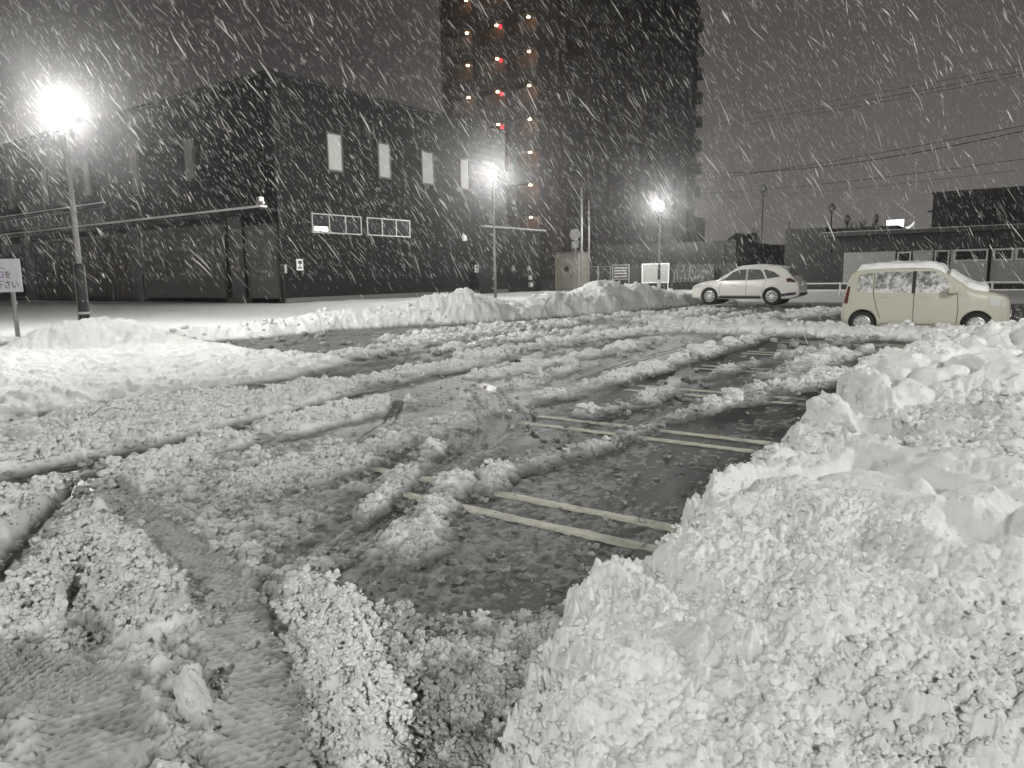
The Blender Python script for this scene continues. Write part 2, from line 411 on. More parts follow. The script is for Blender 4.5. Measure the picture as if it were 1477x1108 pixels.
# ------------------------------------------------------------------ snow, slush and the wet lot
HEAP_EDGE = [(0.6,-0.4),(-0.35,0.55),(-0.98,1.25),(-1.23,1.98),(-1.38,2.52),(-1.28,3.09),(-1.42,3.90),(-1.22,4.91),(-1.38,6.10),(-1.28,6.92),(-1.52,9.2),(-1.12,11.0),(-1.20,14.0),(-0.9,16.2),(0.2,17.6),(2.5,18.2)]
HEAP_H =    [0.20, 0.30, 0.40, 0.42, 0.42, 0.42, 0.42, 0.40, 0.33, 0.36, 0.46, 0.54, 0.52, 0.46, 0.42, 0.4]
RIDGES = [  # points, half width, height
    ([(-4.65,7.66),(-4.72,8.60),(-4.66,10.03),(-4.74,12.59),(-4.68,13.53),(-4.72,16.42),(-4.66,18.54)], .20, .085),
    ([(-3.70,3.55),(-3.13,4.14),(-3.09,4.81),(-2.94,5.36),(-2.92,6.00),(-2.92,6.64),(-2.79,7.44),(-2.74,8.46),(-2.6,9.43)], .13, .075),
    ([(-3.70,10.13),(-3.52,12.28)], .16, .07),
    ([(-2.60,9.43),(-2.29,10.14),(-2.12,11.56)], .22, .10),
    ([(-2.70,10.67),(-2.66,12.21),(-2.30,14.71)], .25, .08),
    ([(-3.77,6.87),(-3.61,7.69),(-3.61,8.74)], .16, .06),
    ([(-2.64,8.2),(-2.3,9.2),(-2.2,10.2)], .12, .05),
    ([(-3.2,12.8),(-3.0,15.0),(-2.9,17.4)], .35, .07),
    ([(-4.10,4.75),(-3.99,4.45),(-3.54,3.68),(-3.19,2.97),(-3.00,2.62),(-2.92,2.30),(-2.72,2.12),(-2.38,1.95),(-1.98,1.72),(-1.70,1.55),(-1.5,1.42)], .10, .06),
    ([(-3.70,4.91),(-3.49,4.25),(-3.22,3.69),(-2.96,3.19),(-2.70,2.81)], .15, .075),
    ([(-8.32,6.98),(-7.88,7.46),(-7.85,8.51),(-7.75,9.35),(-8.45,12.12),(-8.33,15.18),(-7.65,17.73),(-7.74,20.49),(-8.0,27)], .38, .10),
    ([(-7.0,1.5),(-6.87,2.30),(-6.81,2.82),(-6.85,3.50),(-7.25,4.62),(-7.24,5.36),(-7.80,6.54)], .42, .19),
    ([(-7.9,1.5),(-7.8,2.8),(-8.1,4.2),(-8.5,5.2)], .45, .17),
    ([(-5.0,1.3),(-5.27,1.73),(-5.54,2.06),(-5.45,2.43),(-5.79,2.84),(-5.83,3.19),(-6.02,3.81),(-6.13,4.96),(-6.21,6.21)], .28, .12),
    ([(-3.57,1.12),(-4.21,1.53),(-4.6,1.92),(-4.15,1.86),(-3.56,1.72),(-3.20,1.60),(-3.0,1.50)], .14, .12),
    ([(-4.51,3.29),(-4.60,4.08),(-4.84,5.21),(-4.62,6.61)], .30, .035),
    ([(-5.6,8.0),(-5.8,9.1),(-6.0,11.0)], .2, .05),
    ([(-6.6,8.6),(-6.6,11.0),(-6.5,14.5)], .22, .06),
    ([(-9.5,11.5),(-9.6,14.0),(-9.3,18.0)], .35, .09),
    ([(-10.6,9.8),(-11.3,12.0),(-11.6,15.5),(-11.2,19.0)], .45, .09),
    ([(-12.6,13.0),(-13.0,17.0),(-12.2,21.0),(-11.5,26.0)], .5, .06),
    ([(-9.6,21.0),(-9.8,25.0),(-9.9,29.0)], .5, .10),
    ([(-6.2,21.5),(-6.3,25.0),(-5.5,29.0)], .7, .12),
    ([(-3.4,21.5),(-2.6,26.0),(-2.0,31.0)], .7, .10),
]
BERM = [(-7.75,18.9),(-6.2,18.35),(-5.0,18.25),(-3.6,18.2),(-2.2,18.2),(-1.1,18.1)]
BANK = [(-18.2,7.4),(-17.5,9.2),(-17.3,12.3),(-17.5,15.0),(-16.8,17.3),(-15.8,19.4),(-15.2,20.5),(-14.6,22.4),(-14.3,25.2),(-14.2,27.2),(-14.1,28.9),(-13.9,31.5),(-13.6,34.6),(-12.4,36.0)]
BANK_H = [.28,.28,.36,.44,.62,1.10,.72,.70,.98,1.20,1.22,.80,.55,.4]
FIELD = [(-8.9,1.2),(-9.3,3.27),(-9.2,4.83),(-8.9,7.0),(-9.9,9.3),(-14.0,9.4),(-17.5,8.9),(-21,8),(-24,3),(-14,-3)]
ROUGH = [(-1.3,.3),(-1.70,1.30),(-2.4,1.85),(-2.85,2.15),(-3.6,3.5),(-4.2,4.4),(-5.2,4.6),(-5.8,3.2),(-6.0,1.8),(-4.5,-.5)]
POPCORN = [(-2.70,1.95),(-2.1,2.25),(-1.35,2.85),(-0.8,2.2),(-0.5,.3),(-1.9,.3),(-1.75,1.1),(-2.1,1.5)]
RUTS = [([(-6.1,0.8),(-6.39,2.13),(-6.39,2.86),(-6.40,3.49),(-6.75,5.07),(-6.88,5.89),(-7.12,7.27),(-7.19,8.42),(-7.30,10.92),(-7.57,15.52),(-7.60,20.49),(-7.7,28)], .15),
        ([(-5.15,9.2),(-5.5,12.0),(-5.6,16.0),(-5.9,21.0),(-6.6,27)], .16),
        ([(-8.9,5.4),(-8.85,6.3),(-8.2,6.9),(-8.7,9.5),(-9.1,13.0),(-9.0,18.0),(-8.9,24)], .20),
        ([(-3.05,2.6),(-3.24,3.30),(-3.59,4.0),(-3.86,4.8),(-4.30,5.70),(-5.10,6.58),(-6.29,7.73)], .10),
        ([(-3.78,4.9),(-3.98,5.69),(-4.47,6.46),(-5.47,7.51),(-6.31,8.24)], .09),
        ([(-4.9,4.4),(-5.45,5.44),(-6.27,6.46)], .10),
        ([(-3.6,1.0),(-3.95,1.28),(-4.38,1.50),(-4.85,1.86),(-5.5,2.3),(-5.9,2.6)], .13)]
TREADS = [([(-5.4,2.45),(-4.7,2.3),(-4.2,2.2),(-3.68,2.1),(-2.9,1.83),(-2.38,1.56),(-2.03,1.355),(-1.78,1.22),(-1.5,1.05)], .15),
          ([(-3.9,.75),(-3.17,.975),(-2.98,1.06),(-2.71,1.08),(-2.3,.95)], .15)]
PILE = [(-16.9,7.2,1.05,.48),(-16.2,8.1,1.05,.54),(-15.6,8.9,1.2,.18),(-17.5,6.6,1.3,.22)]

def k_fine(r, lim): return np.clip((lim - r)/2.5, 0, 1)

def snow_height(X, Y):
    r = np.hypot(X, Y)
    near = np.clip((9 - r) / 5, 0, 1)
    wx = X + .16*fbm(X*1.3, Y*1.3, 5, 3) + .05*fbm(X*6, Y*6, 8, 2) + .022*fbm(X*21, Y*21, 7, 2)*np.clip((10-r)/5, 0, 1)
    wy = Y + .16*fbm(X*1.3, Y*1.3, 9, 3) + .05*fbm(X*6, Y*6, 12, 2) + .022*fbm(X*21, Y*21, 13, 2)*np.clip((10-r)/5, 0, 1)
    # crumbs of several sizes; the small ones only where the mesh is fine enough
    q1 = fbm(X*8, Y*8, 141, 3, .6); q2 = fbm(X*8+40, Y*8, 144, 3, .6); q3 = fbm(X*26, Y*26, 147, 2); q4 = fbm(X*26+30, Y*26, 149, 2)
    Xa = X + .045*q1; Ya = Y + .045*q2; Xb = X + .02*q1 + .014*q3; Yb = Y + .02*q2 + .014*q4
    L1 = lumps(Xa, Ya, .36, 20); L2 = lumps(Xa, Ya, .15, 30); L3 = lumps(Xb, Yb, .066, 40); L4 = lumps(Xb, Yb, .030, 50); L5 = lumps(Xb, Yb, .0145, 57)
    gz = fbm(X*34, Y*34, 161, 3, .7)*k_fine(r, 5.5) + fbm(X*13, Y*13, 165, 4, .7)*.9
    L1 = .75*L1*L1*1.5 + .25*L1 + .10*gz; L2 = .7*L2*L2*1.5 + .3*L2 + .20*gz; L3 = .6*L3*L3*1.5 + .4*L3 + .24*gz; L4 = L4 + .12*gz
    L1 = L1*(1 + .45*q1); L2 = L2*(1 + .5*q3); L3 = L3*(1 + .6*q4)
    n_mid = fbm(X*2.4, Y*2.4, 60, 5, .6)
    k3 = np.clip((16 - r)/8, 0, 1); k4 = np.clip((6.5 - r)/3, 0, 1); k5 = np.clip((3.6 - r)/1.2, 0, 1)
    # thin film of slush, streaked along the driving direction
    film = fbm(X*1.5, Y*.42, 70, 5, .6)
    film2 = fbm(X*5.5, Y*2.2, 75, 4, .65)
    T = -.0012 + .012*film + .008*film2
    T = T + .002*sstep(-4.5, -5.4, wx) + .004*sstep(-8.5, -10.5, wx)
    T = T + .010*sstep(19.0, 21.5, wy)
    dR = poly_dist(wx, wy, ROUGH + [ROUGH[0]], reach=1)[0]
    rough_left = np.where(inside(wx, wy, ROUGH), sstep(0, .35, np.minimum(dR, 1)), 0) * (1 - .55*np.exp(-(((X+4.0)/.6)**2 + ((Y-3.0)/.7)**2)))
    T = T + .034*rough_left
    aisle = sstep(-4.35, -4.9, wx) * sstep(-8.2, -7.4, wx) * sstep(3.9, 4.8, wy) * sstep(23, 19, wy)
    T = np.maximum(T, np.where(aisle > .3, .0045 + .006*aisle*np.clip(.5 + film + .4*film2, 0, 1.2), -1))
    pop = inside(wx, wy, POPCORN).astype(np.float32)
    T = T + .020*pop
    inF = inside(wx, wy, FIELD)
    dF = poly_dist(wx, wy, FIELD + [FIELD[0]], reach=3)[0]
    fld = np.where(inF, sstep(0, .5, np.minimum(dF, 3)), 0)
    T = T + fld*(.11 + .06*n_mid + .10*sstep(-11, -17, X) + .03*fbm(X*4, Y*2, 119, 4))
    # windrows pushed up by ploughs and tyres
    rid = np.zeros(X.shape, np.float32)
    for pts, w, h in RIDGES:
        d, _, s, a = poly_dist(wx, wy, pts, reach=w*2+.6)
        q = np.clip(1 - (d/(w*1.5))**2, 0, 1)
        hh = h * (.62 + .75*fbm(a*1.9, a*0 + h*97, 80, 3)) * q**.8
        rid = np.maximum(rid, np.clip(hh, 0, 1))
    T = T + rid
    d, _, s, a = poly_dist(wx, wy, BERM, reach=2)
    berm = .36*np.clip(1 - (d/.62)**2, 0, 1)**.55*(.85 + .3*fbm(a*1.2, a*0, 83, 3))
    # ruts wipe the slush aside
    for pts, w in RUTS:
        d, _, s, a = poly_dist(X + .03*n_mid, Y + .03*n_mid, pts, reach=1)
        c = sstep(w*1.2, w*.75, d) * np.clip(.96 + .7*fbm(a*.9, a*0, 85, 3), 0, 1)
        T = T*(1-c) + c*(-.003 + .010*film + .005*np.sin(d/w*9)*(d < w))
    amp = np.clip((T + .004)/.06, 0, 1.2)**1.25
    popn = np.maximum(pop, rough_left*.55)
    crumb = (.050*np.clip(L1-.1, 0, 1)*np.clip(T/.1, 0, 1) + .040*(L2-.2)*(1-.5*popn) + k3*.034*(L3-.25) + k4*.020*(L4-.2) + k5*.010*(L5-.3))
    T = T + crumb*amp*(.75 + .6*popn) + .014*n_mid*amp
    grain = k3*.011*(L3-.42)*(.5+.9*np.clip(fbm(X*2, Y*1.1, 151, 4)+.35, 0, 1)) + k4*.007*(L4-.40) + .004*q3*k3
    T = T + grain*np.clip(1-amp, 0, 1)
    # tyre tread pressed into the slush
    tread = np.zeros(X.shape, np.float32)
    for pts, w in TREADS:
        d, _, s, a = poly_dist(X + .012*n_mid, Y + .012*n_mid, pts, reach=.6)
        c = sstep(w*1.25, w*.62, d + .03*n_mid) * np.clip(1.08 + .9*fbm(a*1.1, d*2, 87, 3), 0, 1)
        ph = a/.036*2*np.pi + 1.6*fbm(X*5, Y*5, 88, 2)
        blk = .5 + .5*np.cos(d*s/.045*2*np.pi + (np.floor(a/.036) % 2)*np.pi)
        rib = np.sin(ph); rib = np.sign(rib)*np.abs(rib)**.4
        prof = .026 + .020*rib*(.62 + .38*blk) + .006*n_mid + .004*(L4-.3) + .010*np.clip(L3-.6, 0, 1) + .003*q3
        T = T*(1-c) + prof*c; tread = np.maximum(tread, c)
    T = T + .004
    reg = np.zeros(X.shape, np.int8)
    # berm in front of the small car
    bl = berm + (.05*(L2-.3) + .08*(L1-.3))*np.clip(berm/.12, 0, 1)
    reg[(berm > .05) & (bl > T)] = 4; T = np.maximum(T, np.where(berm > .01, bl, -1))
    # bank along the far side of the lot
    d, ex, s, a = poly_dist(X + .35*fbm(X*.9, Y*.9, 91, 3), Y + .35*fbm(X*.9, Y*.9, 94, 3), BANK, [BANK_H], reach=3.5)
    hb = ex[0]*(.88 + .30*fbm(X*.55, Y*.55, 97, 4))
    wb = .75 + .75*ex[0]
    front = np.where(s < 0, 1.0, 1.35)      # steeper towards the lot
    bank = np.where(d < 50, hb*np.clip(1 - (d/(wb*front))**2, 0, 1)**.75, 0)
    bank = bank + np.clip(bank/.3, 0, 1)*(.07*(L1-.35) + .05*(L2-.3) + .07*n_mid + .12*lumps(Xa, Ya, .9, 99)*np.clip(.4+fbm(X*.5, Y*.5, 98, 2), 0, 1) + .05*fbm(X*5, Y*5, 96, 3))
    # smooth untouched snow beyond the bank
    edge = np.interp(Y, [p[1] for p in BANK], [p[0] for p in BANK])
    past = sstep(.2, -1.2, X - edge)
    past = np.maximum(past, sstep(36.0, 38.5, Y + .3*n_mid)*.7)
    past = np.where(Y < 7.2, sstep(-19.5, -21.5, X), past)
    smooth_h = .27 + .035*fbm(X*.25, Y*.25, 101, 3) + .02*fbm(X*1.1, Y*1.1, 103, 3)
    T = T*(1-past) + smooth_h*past
    reg[(bank > .10) & (bank > T)] = 2
    T = np.maximum(T, bank)
    pile = np.zeros(X.shape, np.float32)
    for px, py, rr, hh in PILE:
        dd = np.hypot(X-px, Y-py)*(1 + .18*n_mid)
        pile = pile + hh*np.exp(-(dd/rr)**2*1.3)
    pl = pile + np.clip(pile/.3, 0, 1)*(.04*(L1-.3) + .04*(L2-.3) + .05*n_mid + .04*fbm(X*6, Y*6, 95, 3))
    reg[(pile > .20) & (T - .25*fld < pl) & (bank < pl)] = 3
    T = np.maximum(T, np.where(pile > .05, pl, -1))
    # the big foreground heap
    hx = X + .10*n_mid*np.clip(r/4, .4, 1) + .10*fbm(X*.8, Y*.8, 105, 3)
    d, ex, s, a = poly_dist(hx, Y, HEAP_EDGE, [HEAP_H], reach=6)
    sd = np.where(s < 0, d, -d) + .10*(L1-.25) + .05*(L2-.2) + .012*(L3-.2)*k3
    dd = np.where(d < 6, np.clip(sd, 0, 6), 0)
    hh = ex[0]*(1 + .16*fbm(a*.8, a*0, 106, 3))
    hp = hh*(1 - (1 - np.clip(dd/.30, 0, 1))**2.6) + .10*sstep(.5, 2.4, dd) - .10*np.exp(-((dd-.60)/.22)**2)*np.clip(.5+1.3*fbm(X*.7, Y*.5, 107, 2), 0, 1)
    hp = hp - .26*np.exp(-((Y - 7.9 - .25*X)/.75)**2)*sstep(-.95, -.2, X)
    hp = hp + np.clip(dd/.25, 0, 1)*(.25*fbm(X*.95, Y*.7, 111, 3, .5) + .06*n_mid - .10*np.clip(.12 - np.abs(fbm(X*.8 + .4, Y*.8, 113, 3)), 0, 1)/.12)
    for bx, by, br, bh in [(-.95,3.35,.42,.10),(-.62,2.55,.6,.10),(-.3,4.2,.8,.16),(.1,6.2,1.0,.14)]:
        q = np.clip(1 - ((X-bx)**2 + ((Y-by)*.75)**2)/br**2, 0, 1)
        if bh > .3: hp = np.maximum(hp, bh*np.sqrt(q)*(.92+.10*n_mid) + .04*(L2-.3)*(q > 0))
        else: hp = hp + bh*q
    hp = hp - .26*np.exp(-(((X+.06)/.15)**2 + ((Y-3.66)/.17)**2))
    hp = hp - .17*np.exp(-(((X+.72)/.55)**2 + ((Y-4.2)/1.0)**2)) + .14*np.exp(-(((X-.3)/.7)**2 + ((Y-5.4)/1.6)**2))
    inh = np.clip(hp/.10, 0, 1)
    soft = np.clip(.50 + 1.25*fbm(X*1.1, Y*1.1, 115, 4), .08, 1.05)     # crumbly here, smooth there
    edgy = np.clip(1.25 - dd/.5, 0, 1)
    soft = np.maximum(soft, .95*edgy)
    hp = hp + inh*(soft*(.030*(L1-.3) + .024*(L2-.3) + k3*.018*(L3-.3)) + k4*.015*(L4-.3)*(.5+soft) + k5*.007*(L5-.3) + .030*fbm(X*4.5, Y*4.5, 117, 6, .56))
    on = (hp > .03) & (hp > T)
    reg[on] = 1; T = np.where(on, hp, T)
    # how clean it is, with groove shade put in along the tyre tread
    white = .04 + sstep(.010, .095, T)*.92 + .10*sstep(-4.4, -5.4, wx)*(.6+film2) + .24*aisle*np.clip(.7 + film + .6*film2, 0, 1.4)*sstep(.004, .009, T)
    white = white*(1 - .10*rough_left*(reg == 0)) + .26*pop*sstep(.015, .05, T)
    white = np.where((reg == 0) & (tread > .35), .04 + .46*sstep(.014, .048, T), white)  # low grooves darker: thin wet slush plus crevice shade put into the colour
    white = np.where(reg > 0, .97, white)
    white = np.maximum(white, past*.97)
    white = np.maximum(white, fld*.96*sstep(.01, .09, T))
    clod = np.where(reg == 0, (.03 + 2.6*pop + np.clip(amp, 0, 1)*(.25 + pop*4.5 + rough_left*.5 + np.clip(rid/.06, 0, 1)*1.2))*(1-past)*(1-.96*tread) + 1.5*tread*(1-tread), 0)
    clod = np.where(reg == 1, .22*np.clip(soft-.25, 0, 1)*inh, clod)
    clod = np.where((reg == 2) | (reg == 4) | (reg == 3), .12, clod)*(1 - fld)*np.where((fld > .05) & (reg == 0), 0, 1)
    return T, white, reg, clod

def build_snow(NA=1150, NR=1200):
    az = np.radians(35 + np.linspace(47, -47, NA))
    kk = np.linspace(0, 1, NR)
    rr = .62*np.exp(np.log(78/.62)*(kk**1.0*.62 + .38*kk**2.2))
    A, RR = np.meshgrid(az, rr)
    X = (-np.sin(A)*RR).astype(np.float32); Y = (np.cos(A)*RR).astype(np.float32)
    T, white, reg, clod = snow_height(X, Y)
    v = np.stack([X, Y, T], -1).reshape(-1, 3)
    i = np.arange(NR-1)[:, None]*NA + np.arange(NA-1)[None, :]
    q = np.stack([i, i+1, i+NA+1, i+NA], -1).reshape(-1, 4)
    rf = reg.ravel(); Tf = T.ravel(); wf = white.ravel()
    qr = np.max(rf[q], axis=1); qT = np.max(Tf[q], axis=1)
    names = {0: ('ground_snow', None, None), 1: ('snow_heap', 'large crumbly white snow heap filling the right foreground beside the bare bays', 'snow heap'),
             2: ('snow_bank', 'long plowed snow bank with two peaks along the far edge of the lot', 'snow bank'),
             3: ('snow_pile', 'rounded snow pile at the foot of the black wrapped lamp post', 'snow pile'),
             4: ('snow_berm', 'low straight ridge of plowed snow lying right in front of the beige car', 'snow ridge')}
    for k, (nm, lab, cat) in names.items():
        sel = q[(qr == k) & (qT > -.004)]
        if not len(sel): continue
        used, inv = np.unique(sel, return_inverse=True)
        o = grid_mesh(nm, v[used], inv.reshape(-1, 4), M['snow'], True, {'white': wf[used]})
        if k == 0: tag(o, kind='structure')
        else: tag(o, lab, cat)
    return X, Y, T, white, reg, clod, rr

SX, SY, ST, SW, SREG, SCL, SRR = build_snow()

def snow_z(x, y):
    a, b, c, d = snow_height(np.array([[x]], np.float32), np.array([[y]], np.float32))
    return float(a[0, 0])

# asphalt, one flat wet sheet under the slush
tag(grid_mesh('parking_lot', np.array([(-19,-12,.005),(9,-12,.005),(9,46,.005),(-19,46,.005)], float), np.array([(0,1,2,3)]), M['asphalt'], False), kind='structure')
far = MB(); far.add([(-400,-400,-.05),(400,-400,-.05),(400,500,-.05),(-400,500,-.05)], [(0,1,2,3)])
fo = far.build('snowy_ground', M['snow']); tag(fo, kind='structure')
at = fo.data.attributes.new('white', 'FLOAT', 'POINT'); at.data.foreach_set('value', np.full(4, .95, np.float32))

# bay markings: pairs of lines with a skin of slush on them
def bay_line(y, x0, x1, name='bay_line'):
    n = int((x1-x0)/.02); xs = np.linspace(x0, x1, n); m = 9
    ts = np.linspace(-1, 1, m)
    XX, TT = np.meshgrid(xs, ts, indexing='ij')
    wob = .018*fbm(XX*7, TT*2 + y*13, 131, 3) + .008*fbm(XX*30, TT*4 + y*13, 133, 2)
    YY = y + TT*.056 + wob*np.abs(TT)
    ZZ = .0080 + np.clip(.010*(1-TT**4)*(.6 + 1.0*fbm(XX*4, TT + y*7, 135, 3)) + .005*lumps(XX, YY, .03, 137), 0, 1)*(np.abs(TT) < .99)
    v = np.stack([XX, YY, ZZ], -1).reshape(-1, 3)
    i = np.arange(n-1)[:, None]*m + np.arange(m-1)[None, :]
    q = np.stack([i, i+m, i+m+1, i+1], -1).reshape(-1, 4)
    return tag(grid_mesh(name, v, q, M['line']), kind='structure')
for k in range(8):
    yc = 3.80 + 2.53*k
    for s in (-.19, .19):
        bay_line(yc + s, -4.2, .6)
for k in range(4, 11):
    yc = 3.80 + 2.53*k
    for s in (-.19, .19):
        bay_line(yc + s, -14.2, -10.2)

# loose crumbs of slush lying all over
def ico(sub):
    bm = bmesh.new(); bmesh.ops.create_icosphere(bm, subdivisions=sub, radius=1.0)
    bm.verts.ensure_lookup_table()
    v = np.array([p.co[:] for p in bm.verts]); f = np.array([[q.index for q in p.verts] for p in bm.faces]); bm.free()
    return v, f
def cluster(sub, k, seed):
    """several grown-together grains of slush"""
    rg = np.random.default_rng(seed); v, f = ico(sub); V = []; F = []
    for j in range(k):
        c = rg.normal(size=3); c *= rg.uniform(.35, .95)/np.linalg.norm(c); c *= np.array([1, .9, .6])
        q = (4/k)**.5
        r = rg.uniform(.34, .66)*q if j else .66*q
        if not j: c *= 0
        w = lumpy(v, seed*31+j)*r + c
        F.append(f + len(v)*j); V.append(w)
    return np.concatenate(V), np.concatenate(F)
def lumpy(v, seed):
    rg = np.random.default_rng(seed)
    out = v.copy()
    for _ in range(7):
        c = rg.normal(size=3); c /= np.linalg.norm(c)
        d = v @ c
        out *= (1 + rg.uniform(-.05, .32)*np.clip((d-.45)/.55, 0, 1)**1.5)[:, None]
    out *= (1 + rg.normal(0, .075, len(v)))[:, None]
    out += .07*np.sin(v[:, [1, 2, 0]]*rg.uniform(4, 7) + rg.uniform(0, 6, 3))
    out[:, 2] *= rg.uniform(.6, .95); out[:, 0] *= rg.uniform(.8, 1.25)
    return out
def clod_cloud(name, pos, size, white, sub, grains, sink=.25):
    sh = [cluster(sub, grains, 300+k) for k in range(10)]
    shapes = np.stack([q[0] for q in sh]); f = sh[0][1]; nv = shapes.shape[1]
    n = len(pos)
    S = shapes[RNG.integers(0, 10, n)]
    a = RNG.uniform(0, 2*np.pi, n); ca, sa = np.cos(a), np.sin(a)
    Xr = S[..., 0]*ca[:, None] - S[..., 1]*sa[:, None]; Yr = S[..., 0]*sa[:, None] + S[..., 1]*ca[:, None]
    V = np.stack([Xr, Yr, S[..., 2]], -1)*size[:, None, None]
    V += pos[:, None, :]; V[..., 2] += (size*(.7-sink))[:, None]
    F = (f[None] + (np.arange(n)*nv)[:, None, None]).reshape(-1, 3)
    o = grid_mesh(name, V.reshape(-1, 3), F, M['snow'], True, {'white': np.repeat(white, nv)})
    return tag(o, kind='stuff')
def sample_clods(n, r0, r1, s0, s1, pw, heap=None):
    rf = np.hypot(SX, SY).ravel()
    w = SCL.ravel()*((rf > r0) & (rf < r1))*rf**pw
    if heap is not None: w = w*((SREG.ravel() == 1) == heap)
    w = np.clip(w, 0, None).astype(np.float64); w /= w.sum()
    idx = RNG.choice(len(w), n, p=w)
    x = SX.ravel()[idx] + RNG.normal(0, .01, n); y = SY.ravel()[idx] + RNG.normal(0, .01, n)
    z = ST.ravel()[idx]
    size = s0*(s1/s0)**(RNG.random(n)**1.7)
    wh = SW.ravel()[idx]; wh = wh*.85 + .10 + .25*(1-wh)*RNG.random(n)
    return np.stack([x, y, np.maximum(z, 0)], -1), size, np.clip(wh, 0.15, 1)
p, s, w = sample_clods(3200, .9, 3.3, .010, .042, 1.0, False); clod_cloud('slush_crumbs', p, s, w, 1, 12)
p, s, w = sample_clods(6000, .9, 3.3, .004, .014, 1.0, False); clod_cloud('slush_crumbs', p, s, w, 1, 3)
p, s, w = sample_clods(6000, .9, 4.5, .004, .018, 1.0, True); clod_cloud('snow_crumbs', p, s, w, 1, 3)
p, s, w = sample_clods(7000, 3.3, 6, .007, .036, .8, False); clod_cloud('slush_crumbs', p, s, w, 1, 6)
p, s, w = sample_clods(3000, 4.5, 14, .010, .040, .8, True); clod_cloud('snow_crumbs', p, s, w, 1, 3)
p, s, w = sample_clods(9000, 6, 13, .012, .055, .6, False); clod_cloud('slush_crumbs', p, s, w, 1, 4)
p, s, w = sample_clods(8000, 13, 36, .02, .10, .2); clod_cloud('slush_crumbs', p, s, w, 1, 2)

# single big chunks one can point at
def chunk(x, y, sx, sy, sz, rz, label, white=.7, seed=1, tilt=0.0, sink=0.0):
    v, f = ico(5)
    w = v.copy()
    for c, k in ((v[:, 0]*1.3 + v[:, 2]*.5, .62), (v[:, 1]*1.2 - v[:, 2]*.3, .7), (-v[:, 0] + v[:, 1]*.6, .66), (v[:, 2] + .2*v[:, 0], .8)):
        w *= (1 - np.clip(c - k, 0, 1)*.7)[:, None]
    v = w
    nn = fbm(v[:, 0]*2.3 + seed, v[:, 1]*2.3 + v[:, 2]*1.7, seed, 4, .6)
    v = v*(1 + .26*nn + .20*fbm(v[:, 0]*5 + seed, v[:, 1]*5 + v[:, 2]*4, seed+9, 5, .68) + .09*fbm(v[:, 0]*5 - v[:, 2]*15, v[:, 1]*17 + v[:, 2]*9, seed+19, 4, .75))[:, None]*np.array([sx, sy, sz])
    ct, st = math.cos(tilt), math.sin(tilt)
    v = np.stack([v[:, 0]*ct - v[:, 2]*st, v[:, 1], v[:, 0]*st + v[:, 2]*ct], -1)
    c, sn = math.cos(rz), math.sin(rz)
    v = np.stack([v[:, 0]*c - v[:, 1]*sn, v[:, 0]*sn + v[:, 1]*c, v[:, 2]], -1)
    z = max(0, snow_z(x, y))
    o = grid_mesh('snow_chunk', v, f, M['snow'], True, {'white': np.full(len(v), white)})
    o.location = (x, y, z + sz*.55 - sink)
    return tag(o, label, 'snow chunk', 'snow chunks lying on the lot')
chunk(-2.26, 1.25, .058, .062, .105, .5, 'tall upright chunk of packed snow standing beside the tyre tread in the left foreground', .80, 3, .12)
chunk(-2.95, 1.60, .055, .05, .06, .2, 'rounded ice lump just behind the tall upright chunk beside the tyre tread', .6, 4)
chunk(-4.62, 2.06, .06, .05, .07, 1.2, 'bright white lump on top of the slush ridge left of the tyre tread', .85, 5)
chunk(-4.62, 12.6, .24, .30, .14, .4, 'flat white chunk on a slush windrow in the middle of the aisle', .9, 6)
chunk(-2.70, 8.45, .16, .14, .10, 2.0, 'white chunk lying between the second and third pairs of bay lines', .9, 7)
chunk(-5.87, 9.1, .10, .08, .12, .1, 'small upright lump standing alone on the wet aisle left of centre', .85, 8)
chunk(-6.05, 10.4, .16, .22, .10, .8, 'knobbly lump on the thin slush line behind the small upright lump', .85, 9)
chunk(-3.30, 12.9, .12, .10, .08, .9, 'small white cube of snow in the third bay beyond the large heap', .9, 10)
chunk(-1.0, 7.3, .28, .26, .25, .3, 'large rounded snow block on the upper left edge of the right heap, farther one', .97, 21, 0, .06)
chunk(-1.02, 5.6, .27, .46, .24, .25, 'large long snow block on the upper left edge of the right heap, nearer one', .97, 22, 0, .20)
chunk(-1.32, .98, .05, .045, .04, .9, 'pale fist sized lump at the very foot of the large right heap', .75, 12)
# ------------------------------------------------------------------ lamp posts
def lamp_post(x, y, z0, h, label, group='lamp posts around the lot', lit=True, r=.20, mat=None, name='lamp_post'):
    t = thing(name, (x, y, z0), label, 'lamp post', group=group)
    pm = mat or M['pole']
    MB().tube([(0,0,0),(0,0,h*.45),(0,0,h-.42)], [.075,.06,.045], 12).build('pole', pm, t, True)
    MB().lathe([(.13,0),(.13,.03),(.085,.05),(.08,.30),(.06,.33)], (0,0,0), 16).build('base_sleeve', pm, t, True)
    MB().lathe([(.05,h-.50),(.09,h-.42),(.17,h-.30),(.215,h-.245),(.215,h-.225),(.12,h-.225)], n=20).build('globe_holder', M['darkpole'] if not lit else pm, t, True)
    gl = [(max(.002, r*math.cos(a)), h + r*math.sin(a)) for a in np.linspace(-1.25, 1.5, 12)]
    MB().lathe(gl, n=20).build('globe', M['globe'] if lit else M['offglobe'], t, True)
    MB().lathe([(.12,h+r*.97),(.10,h+r+.05),(.02,h+r+.10)], n=16).build('globe_cap', M['darkpole'], t, True)
    return t
LZ = 6.46
tL = lamp_post(-18.05, 8.14, .2, 5.25, 'lit globe lamp post wrapped in black rising from the snow pile at left')
w = MB().lathe([(.10,.1),(.115,.3),(.115,1.75),(.09,1.8)], n=16); w.build('pole_wrap', M['wrap'], tL, True)
MB().lathe([(.121,.62),(.121,.68)], n=16).build('snow_band', M['white'], tL, True)
